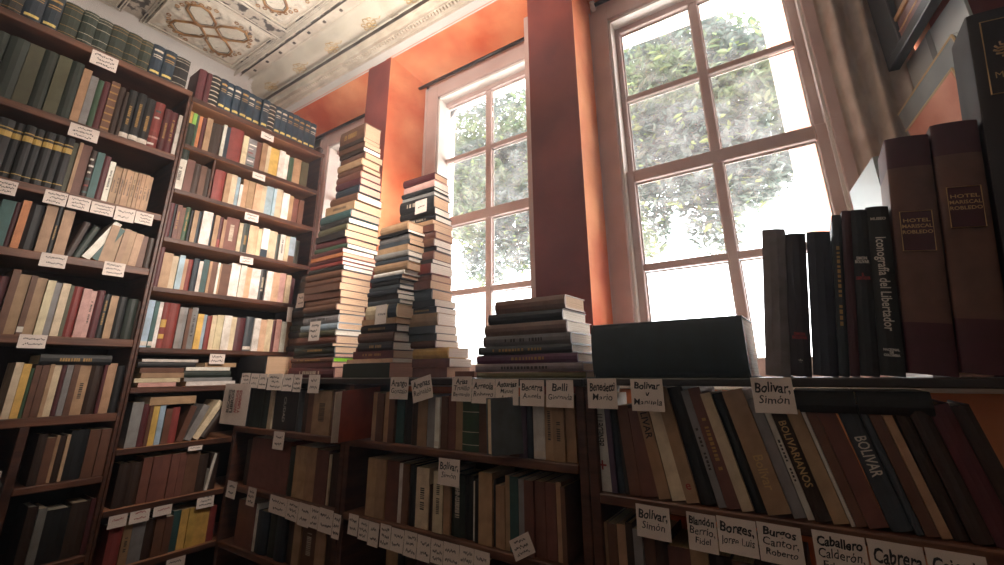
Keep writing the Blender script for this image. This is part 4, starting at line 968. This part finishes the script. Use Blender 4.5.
cards = [((391, 377, 409, 377, 399), ['Arango', 'Gonzalo'], 'white name card reading Arango under the middle stack', 0),
 ((411, 381, 431, 381, 404), ['Arenas', 'Reinaldo'], 'crooked white name card reading Arenas, tilted beside the Arango card', 14),
 ((452.5, 376.5, 472, 377, 401), ['Arias', 'Trujillo', 'Bernardo'], 'name card reading Arias Trujillo Bernardo under the counter edge', 0),
 ((472.5, 379, 495, 379, 403), ['Arreola', 'Roberto'], 'name card reading Arreola under the low stack of books', 0),
 ((495.5, 379, 518.5, 379, 404.5), ['Asturias', 'Miguel', 'Angel'], 'name card reading Asturias Miguel Angel under the low stack', 0),
 ((520, 380, 544, 380, 405.5), ['Becerra', 'Angela'], 'name card reading Becerra Angela under the low stack', 0),
 ((546, 380, 573, 380, 407), ['Belli', 'Gioconda'], 'name card reading Belli below the end of the low stack', 0),
 ((587, 378.5, 616, 379, 408), ['Benedetti', 'Mario'], 'white name card reading Benedetti Mario below the ledger', 0),
 ((630, 379, 662, 379, 410.5), ['Bolivar', 'y', 'Manuela'], 'white name card reading Bolivar y Manuela below the ledger', 0),
 ((750, 377.5, 791, 378, 412.5), ['Bolivar,', 'Simón'], 'large name card reading Bolivar, Simón between ledger and standing row', 0)]
for c_, ln, lb, tl_ in cards: paper(c_, ln, lb, G1, tl_, sizes=(ln[-1] in ('Manuela', 'Bernardo')))
for k, (a, b_, y2, scr) in enumerate([(242.5, 251, 387, 3), (251.8, 259.8, 387.5, 2), (260.3, 268, 388.5, 2), (269, 283.5, 390, 3), (284, 294, 391, 2), (294.6, 302.5, 392, 3), (309.5, 320.5, 393, 2)]):
    paper((a, 373 + k * .3, b_, 373, y2), None, ['narrow card at the corner end of the counter edge, beside the poster', 'second small card from the poster along the counter edge', 'third small card from the poster along the counter edge', 'wide card in the middle of the small cards by the corner', 'card overlapping the wide card on the counter edge near the corner', 'last card of the close-set cards near the corner', 'single card apart from the others below the tallest stack'][k], G1, -1.5 if k in (1, 2) else 0, scr=scr)
paper((439, 457.5, 460, 458, 484), ['Bolívar,', 'Simón'], 'small card reading Bolívar, Simón on the shelf below the Arias card', 'cards on the shelf edges of the low bookcases', 0)
paper((274.5, 431, 285, 431, 449), None, 'small card on the upper shelf edge of the corner low bookcase', 'cards on the shelf edges of the low bookcases', 0, scr=2)
G2 = 'cards on the shelf edges of the low bookcases'
big = [((635.5, 503, 669, 506, 535), ['Bolívar,', 'Simón'], 'white card reading Bolívar, Simón on the shelf edge under the leaning row'),
 ((686, 511, 715, 514, 548), ['Blandón', 'Berrío,', 'Fidel'], 'white card reading Blandón Berrío, Fidel under the leaning row'),
 ((716, 515, 755, 519, 550), ['Borges,', 'Jorge Luis'], 'white card reading Borges, Jorge Luis under the leaning row'),
 ((756, 521, 800, 526, 559), ['Burgos', 'Cantor,', 'Roberto'], 'white card reading Burgos Cantor, Roberto under the leaning row'),
 ((811, 529, 864, 535, 574), ['Caballero', 'Calderón,', 'Eduardo'], 'white card reading Caballero Calderón under the leaning row'),
 ((866, 538, 922, 543, 590), ['Cabrera', 'Infante'], 'white card reading Cabrera Infante under the leaning row'),
 ((924, 547, 985, 553, 600), ['Caicedo', 'Andrés'], 'cut off card after the Cabrera Infante one, bottom of the leaning row shelf')]
for c_, ln, lb in big: paper(c_, ln, lb, G2, -1, sizes=len(ln) > 2)
for k, (a, y0, b_, y2) in enumerate([(228.5, 480, 237.5, 497), (249, 486.5, 257, 505), (271, 494, 288, 512), (288.3, 499, 299.5, 519), (299.8, 502, 311, 525), (311.3, 505, 320, 527), (320.3, 507, 334, 531), (334.3, 513, 341.5, 538)]):
    paper((a, y0, b_, y0, y2), None, ['first', 'second', 'third', 'fourth', 'fifth', 'sixth', 'seventh', 'eighth'][k] + ' card from the corner on the middle shelf of the corner low bookcase', G2, -1.5, scr=2 + k % 2)
BB = [(349.5, 513, 359, 534), (359.5, 518, 369, 539), (369.3, 521, 379.5, 545), (381, 523, 391.5, 547), (392, 527, 404.5, 550), (405, 530, 417.5, 555), (418, 534, 431, 559), (431.5, 538, 443.5, 562), (444, 541, 459.5, 566), (460, 545, 474, 572), (474.5, 549, 490, 577)]
for k, (a, y0, b_, y2) in enumerate(BB):
    paper((a, y0, b_, y0 + 3, y2), None, ORD[k] + ' card from the corner end on the middle shelf under the stacks', G2, -1, scr=2 + k % 2)
paper((509, 541, 531, 540, 562), None, 'loose card leaning at a slant on the lower shelf under the stacks', G2, 28, scr=3, pos=YF - .02)
G3 = 'cards on the tall bookcases'
X1 = [((93, 49, 119, 60, 64), 3, 'card on the top board of the tall dark bookcase', ), ((71, 122, 100, 131, 136), 3, 'card between the green books and black volumes of the tall dark bookcase'),
 ((-6, 177, 19, 182, 192), 3, 'card at the picture edge above the fourth row of the tall dark bookcase'), ((46, 189, 68.5, 194, 203), 3, 'first of the cards hanging in line above the fourth row'), ((69.5, 195, 91.5, 199, 208), 3, 'second of the cards hanging in line above the fourth row'),
 ((92.5, 201, 115, 206, 213), 3, 'third of the cards hanging in line above the fourth row'), ((116.5, 206, 136, 210, 220), 2, 'fourth of the cards hanging in line above the fourth row'), ((136.6, 211, 154, 214, 223), 3, 'last of the cards hanging in line above the fourth row'),
 ((42, 252, 68, 256, 266), 2, 'card above the pinkish fifth row of the tall dark bookcase'), ((105, 261, 126, 264, 275), 3, 'card near the shared upright above the fifth row'), ((20, 334, 48, 335, 348), 2, 'card on the board above the flat black volume')]
for c_, n_, lb in X1: paper(c_, None, lb, G3, 0, 'X', scr=n_)
X2 = [((262, 128.5, 274.5, 133, 138), 2, 'card under the navy volumes on top of the corner bookcase'), ((253.5, 168, 266, 172, 178), 2, 'card on the second board of the corner bookcase'), ((246, 208, 259.5, 212, 220), 3, 'card on the third board of the corner bookcase'),
 ((241, 252, 254, 255, 263), 3, 'card on the fourth board of the corner bookcase'), ((211, 349.5, 226, 350, 364), 3, 'card over the flat piles of the corner bookcase'), ((288, 306, 293, 307, 322), 0, 'small blank card at the window end of the corner bookcase'),
 ((189, 443, 203, 442, 451), 2, 'card under the slanting books of the corner bookcase'), ((110, 513, 129, 508, 529), 1, 'first card above the lowest shelf of the corner bookcase'), ((131, 510, 151, 505, 524), 2, 'second card above the lowest shelf of the corner bookcase'),
 ((154.5, 505, 173, 500, 517), 1, 'third card above the lowest shelf of the corner bookcase'), ((198, 495, 215, 490, 509), 3, 'card above the yellow books of the corner bookcase'), ((167, 559, 186, 556, 575), 2, 'card at the lower picture edge on the corner bookcase')]
for c_, n_, lb in X2: paper(c_, None, lb, G3, 0, 'X', scr=n_, ink='red' if 'first card' in lb or 'second card' in lb or 'third card' in lb else 'ink')
G4 = 'cards stuck on the book stacks'
paper((310.5, 322, 321, 321, 341), None, 'card stuck on the lower part of the tallest stack', G4, 0, 'Y', 1.388, scr=3)
paper((298, 294, 305.5, 292, 308), None, 'card stuck on the dark stack behind the tallest stack', G4, 0, 'Y', 1.53, scr=2)
paper((376, 306, 387, 303, 325), None, 'card stuck on the cream book of the middle stack', G4, 2, 'Y', 1.367, scr=1)
paper((415.5, 202, 427, 198, 215), None, 'card stuck on the black books of the stack against the bright window', G4, 2, 'Y', 1.463, scr=1)
# poster hanging from the counter's end
def poster():
    o = paper((226, 383.5, 251.5, 383, 424), None, 'hanging white poster with black and red lettering at the corner of the counter', None, 0, 'Y', YF - .075, name='poster')
    o['category'] = 'poster'; M = WM[o.name]
    for k, (tx, m, xx, s) in enumerate((('BUSCAMOS', 'ink', .30, .036), ('LIBROS', 'ink', .44, .036), ('ANTIGUOS', 'red', .62, .030), ('Y USADOS', 'red', .76, .036))):
        wd = .235
        lettering(tx, s, MT[m], o, M @ Matrix.Translation((wd * xx + .005, -.085, .0075)) @ Matrix.Rotation(PI / 2, 4, 'Z'), fit=.11, bold=.0012)
poster()
# thin reddish booklet with curling pages sticking out between the two low bookcases
def booklet():
    x0 = x_at(345, YF - .10, -.2)
    M = Matrix.Translation((-1.600, YF - .105, -.257 + EYE + .001)) @ Matrix.Rotation(math.radians(-3), 4, 'Z')
    root = empty('booklet', M); tag(root, 'thin reddish booklet with curling white pages sticking out of the shelf', 'booklet')
    def curl(off, l0, w_, h_):
        g = Geo(); vs = []; fs = []; N = 8
        for s in (0, .0012):
            for j in range(N + 1):
                u = j / N
                for z in (0, h_): vs.append((off + s + .018 * (1 - u) ** 2, l0 + w_ * u, z + (.012 * u if z else 0)))
        m_ = 2 * (N + 1)
        for j in range(N):
            a = j * 2; fs += [(a, a + 1, a + 3, a + 2), (m_ + a, m_ + a + 2, m_ + a + 3, m_ + a + 1), (a, a + 2, m_ + a + 2, m_ + a), (a + 1, m_ + a + 1, m_ + a + 3, a + 3)]
        fs += [(0, m_, m_ + 1, 1), (2 * N, 2 * N + 1, m_ + 2 * N + 1, m_ + 2 * N)]
        return g.add(vs, fs, hexc('a04a34'))
    obj('cover', curl(.006, 0, .20, .190), M_COVER, root, M)
    for k in range(3):
        g = curl(.003 - .007 * k, -.010 * k, .19, .187); g.c = [hexc('e8ddd0')] * len(g.c); obj('page', g, M_PAGES, root, M)
booklet()
# tilted thick book pulled forward on the upper shelf under the stacks
M = Matrix.Translation((x_at(487, 1.235, -.256), 1.235, -.247 + EYE)) @ Matrix.Rotation(math.radians(-32), 4, 'Z') @ Matrix.Rotation(math.radians(-3), 4, 'Y')
def pulled():
    root = empty('book', M); tag(root, 'slate grey book pulled forward at an angle, cream page edge towards the room', 'book')
    cv, pg = book_geo(.040, .15, .168, hexc('5c656a'), hexc('e0cdae'), '', R, True)
    # fore edge towards the room: turn the book half round
    T = M @ Matrix.Translation((.04, .15, 0)) @ Matrix.Rotation(PI, 4, 'Z'); obj('cover', cv, M_COVER, root, T); obj('page_block', pg, M_PAGES, root, T)
pulled()

# ================================================================== curtain, picture, frames at the far end
def curtain():
    g = Geo(); vs = []; fs = []; nx, nz = 70, 14
    for s in (0, .003):
        for j in range(nz + 1):
            v = j / nz; z = 1.93 - (1.93 + .02) * v
            for i in range(nx + 1):
                u = i / nx; wid = .235 - .04 * v
                x = .235 + wid * u + .02 * (1 - v) * u; y = 1.79 + .020 * math.sin(u * 6.5 * PI + .6 * math.sin(v * 3)) + .006 * math.sin(u * 17 + v * 5) + s
                vs.append((x, y, z))
    m_ = (nx + 1) * (nz + 1)
    for j in range(nz):
        for i in range(nx):
            a = j * (nx + 1) + i; fs.append((a, a + nx + 1, a + nx + 2, a + 1)); b_ = a + m_; fs.append((b_, b_ + 1, b_ + nx + 2, b_ + nx + 1))
    g.add(vs, fs); o = struct('x', g, M_CLOTH, smooth=True); o.name = 'curtain'; del o['kind']
    tag(o, 'beige folded curtain hanging at the side of the window by the registers', 'curtain')
curtain()
def leaning(name, label, x0, y0, x1, y1, ztop, zbot, build, skew=0):
    """upright flat thing standing from (x0, y0) at the window to (x1, y1) nearer the lens; local x runs along it, z up, -y is its face"""
    d = Vector((x1 - x0, y1 - y0, 0)); L = d.length; a = math.atan2(d.y, d.x)
    M = Matrix.Translation((x0, y0, ztop + EYE)) @ Matrix.Rotation(a, 4, 'Z') @ Matrix.Rotation(-math.radians(skew), 4, 'Y') @ Matrix.Translation((0, 0, zbot - ztop))
    if skew: L /= math.cos(math.radians(skew))
    root = empty(name, M); tag(root, label, 'picture'); build(root, M, L, ztop - zbot); return root
M_MARBLE = noisy('red_marbled_print', hexc('bc6e56'), hexc('dc9c80'), 7, .5, 0, lo=.3, hi=.7)
M_MAT_ = noisy('grey_mat_board', hexc('7c8486'), hexc('8c9496'), 10, .6)
M_PALE = noisy('pale_glossy_print', hexc('aeb8bc'), hexc('c4ccce'), 3, .25)
M_LINEG = mat('pale_gold_line', hexc('cdb68c'), .5)[0]
M_FR = noisy('dark_red_frame', hexc('5a2a24'), hexc('7c4034'), 8, .3, .1)
def b_pic(root, M, L, h):
    y = .0
    obj('backing', Geo().box((0, y, 0), (L, .008, h), bev=.002), M_MAT_, root, M).__setitem__('label', 'grey border')
    obj('print', Geo().box((.012, -.0015, .02), (L - .055, 0, h - .075)), M_MARBLE, root, M).__setitem__('label', 'red marbled centre')
    g = Geo()
    for a, b_ in (((0, 0, h), (L, 0, h)), ((L, 0, h), (L, 0, 0)), ((0, 0, h - .070), (L - .05, 0, h - .070)), ((L - .05, 0, h - .070), (L - .05, 0, 0))): g.tube([a, b_], .0035, 5)
    obj('gold_line', g, M_LINEG, root, M)
    g = Geo()
    for k in range(7):
        a = -.9 + .3 * k; g.tube([(L * .35, -.002, h * .78), (L * .35 + .30 * math.sin(a), -.002, h * .78 - .30 * math.cos(a))], .0009, 4)
    obj('crease', g, M_FR, root, M)
leaning('picture', 'leaning picture with grey border, gold lines and red marbled centre behind the registers', .3655, 1.762, .453, 1.475, .789, -.03, b_pic, 11.3)
def b_pale(root, M, L, h):
    obj('sheet', Geo().box((0, 0, 0), (L, .008, h), bev=.001), M_PALE, root, M)
    g = Geo().box((L * .42, -.001, 0), (L * .50, 0, h)); obj('shadow_band', g, M_MAT_, root, M)  # dark band is a shadow coloured onto the sheet
    g = Geo()
    for cx, cz in ((L * .25, h * .80), (L * .75, h * .88)):
        for k in range(3): g.tube([(cx + (.012 + .010 * k) * math.cos(t), -.001, cz + (.012 + .010 * k) * math.sin(t)) for t in [2 * PI * q / 14 for q in range(14)]], .0012, 4, closed=True)
    obj('printed_mark', g, M_MAT_, root, M)
leaning('print_sheet', 'pale glossy print standing behind the leaning picture', .420, 1.762, .484, 1.44, .96, -.03, b_pale)
def b_frame(root, M, L, h):
    for nm, y0, a, b_, mm in (('frame_bar', -.030, 0, .034, M_METAL), ('frame_moulding', -.022, .034, .062, M_FR), ('gold_fillet', -.024, .062, .068, M_GOLD), ('inner_moulding', -.020, .068, .102, M_FR), ('gold_edge', -.026, .102, .118, M_GOLD)):
        g = Geo()
        g.box((.118 if a else 0, y0, a), (L - a, 0, b_), bev=.002)
        if not a: g.box((0, y0, b_), (.118, 0, h - b_), bev=.002)
        g.box((L - b_, y0, b_), (L - a, 0, h - b_), bev=.002); g.box((a, y0, h - b_), (L - a, 0, h - a), bev=.002)
        obj(nm, g, mm, root, M)
    obj('canvas', Geo().box((.118, -.012, .118), (L - .118, 0, h - .118)), M_BACK, root, M)
leaning('framed_picture', 'dark framed picture with red moulding and gold fillet high above the registers', .402, 1.762, .494, 1.19, 1.55, .945, b_frame)
# pale book cover leaning at the window end of the picture
def b_cov(root, M, L, h):
    obj('cover', Geo().box((0, 0, 0), (L, .003, h)).box((0, .022, 0), (L, .025, h)).box((L - .003, 0, 0), (L, .025, h)), M_PALE, root, M); obj('page_block', Geo().box((.004, .003, .003), (L - .003, .022, h - .003)), M_CARD, root, M)
r_ = leaning('album_book', 'pale album standing between window and standing row, behind the black books', .1965, 1.762, .2325, 1.485, .56, ZC, b_cov); r_['category'] = 'book'
# crumpled plastic bag and papers low on the tall bookcase
def bag():
    root = empty('plastic_bag', Vector((XB + .02, .42, -.60 + EYE))); tag(root, 'grey crumpled plastic bag stuffed low on the tall dark bookcase', 'bag')
    g = Geo(); vs = []; fs = []; N, K = 16, 14
    for j in range(K + 1):
        v = j / K
        for i in range(N):
            a = 2 * PI * i / N; p = Vector((math.cos(a), math.sin(a), v * 3)); r_ = (.9 + .35 * noise.noise(p * 1.7) + .15 * noise.noise(p * 5)) * (math.sin(PI * (.06 + .9 * v)) ** .45)
            vs.append((XB - .03 + .115 * r_ * math.cos(a), .395 + .100 * r_ * math.sin(a), -.69 + .46 * v))
    for j in range(K):
        for i in range(N): fs.append((j * N + i, j * N + (i + 1) % N, (j + 1) * N + (i + 1) % N, (j + 1) * N + i))
    fs.append(tuple(range(N))[::-1]); fs.append(tuple(K * N + i for i in range(N)))
    g.add(vs, fs); partw('bag_body', g, noisy('grey_plastic', hexc('8a8684'), hexc('b6b2ae'), 6, .3, .3), root)
    partw('folded_sheet', Geo().box((XB + .03, .30, -.36), (XB + .045, .47, -.335)), M_CARD, root)
bag()
g = Geo().box((XB - .20, .20, -.205 + EYE), (XF + .02, .485, -.19 + EYE), bev=.002)
tag(obj('folder', g, M_DARK), 'flat dark folder lying above the grey plastic bag', 'folder') if False else None
# rolled tube on top of the corner bookcase
y0 = y_at(322, XB, 1.49)
g = Geo().tube([(XB - .16, 1.600, 1.4955 + EYE), (XB + .012, 1.600, 1.4955 + EYE)], .021, 14)
o = obj('cardboard_tube', g, M_BACK, None, None, True); tag(o, 'dark rolled tube at the window end of the navy volumes', 'tube')

# faint haze volume added for the veil of light near the windows
hm = bpy.data.materials.new('veil_air'); hm.use_nodes = True; nt = hm.node_tree; nt.nodes.clear()
vo = nt.nodes.new('ShaderNodeVolumeScatter'); vo.inputs['Color'].default_value = (.9, .94, 1, 1); vo.inputs['Density'].default_value = .028; vo.inputs['Anisotropy'].default_value = .45
ou = nt.nodes.new('ShaderNodeOutputMaterial'); nt.links.new(vo.outputs[0], ou.inputs['Volume'])
hz = obj('haze_veil', Geo().box((XL + .2, -.4, -EYE + .05 + EYE), (1.2, 1.645, H - .06 + EYE)), hm); tag(hz, 'faint haze added for the veil of window light', 'haze', None, 'stuff')
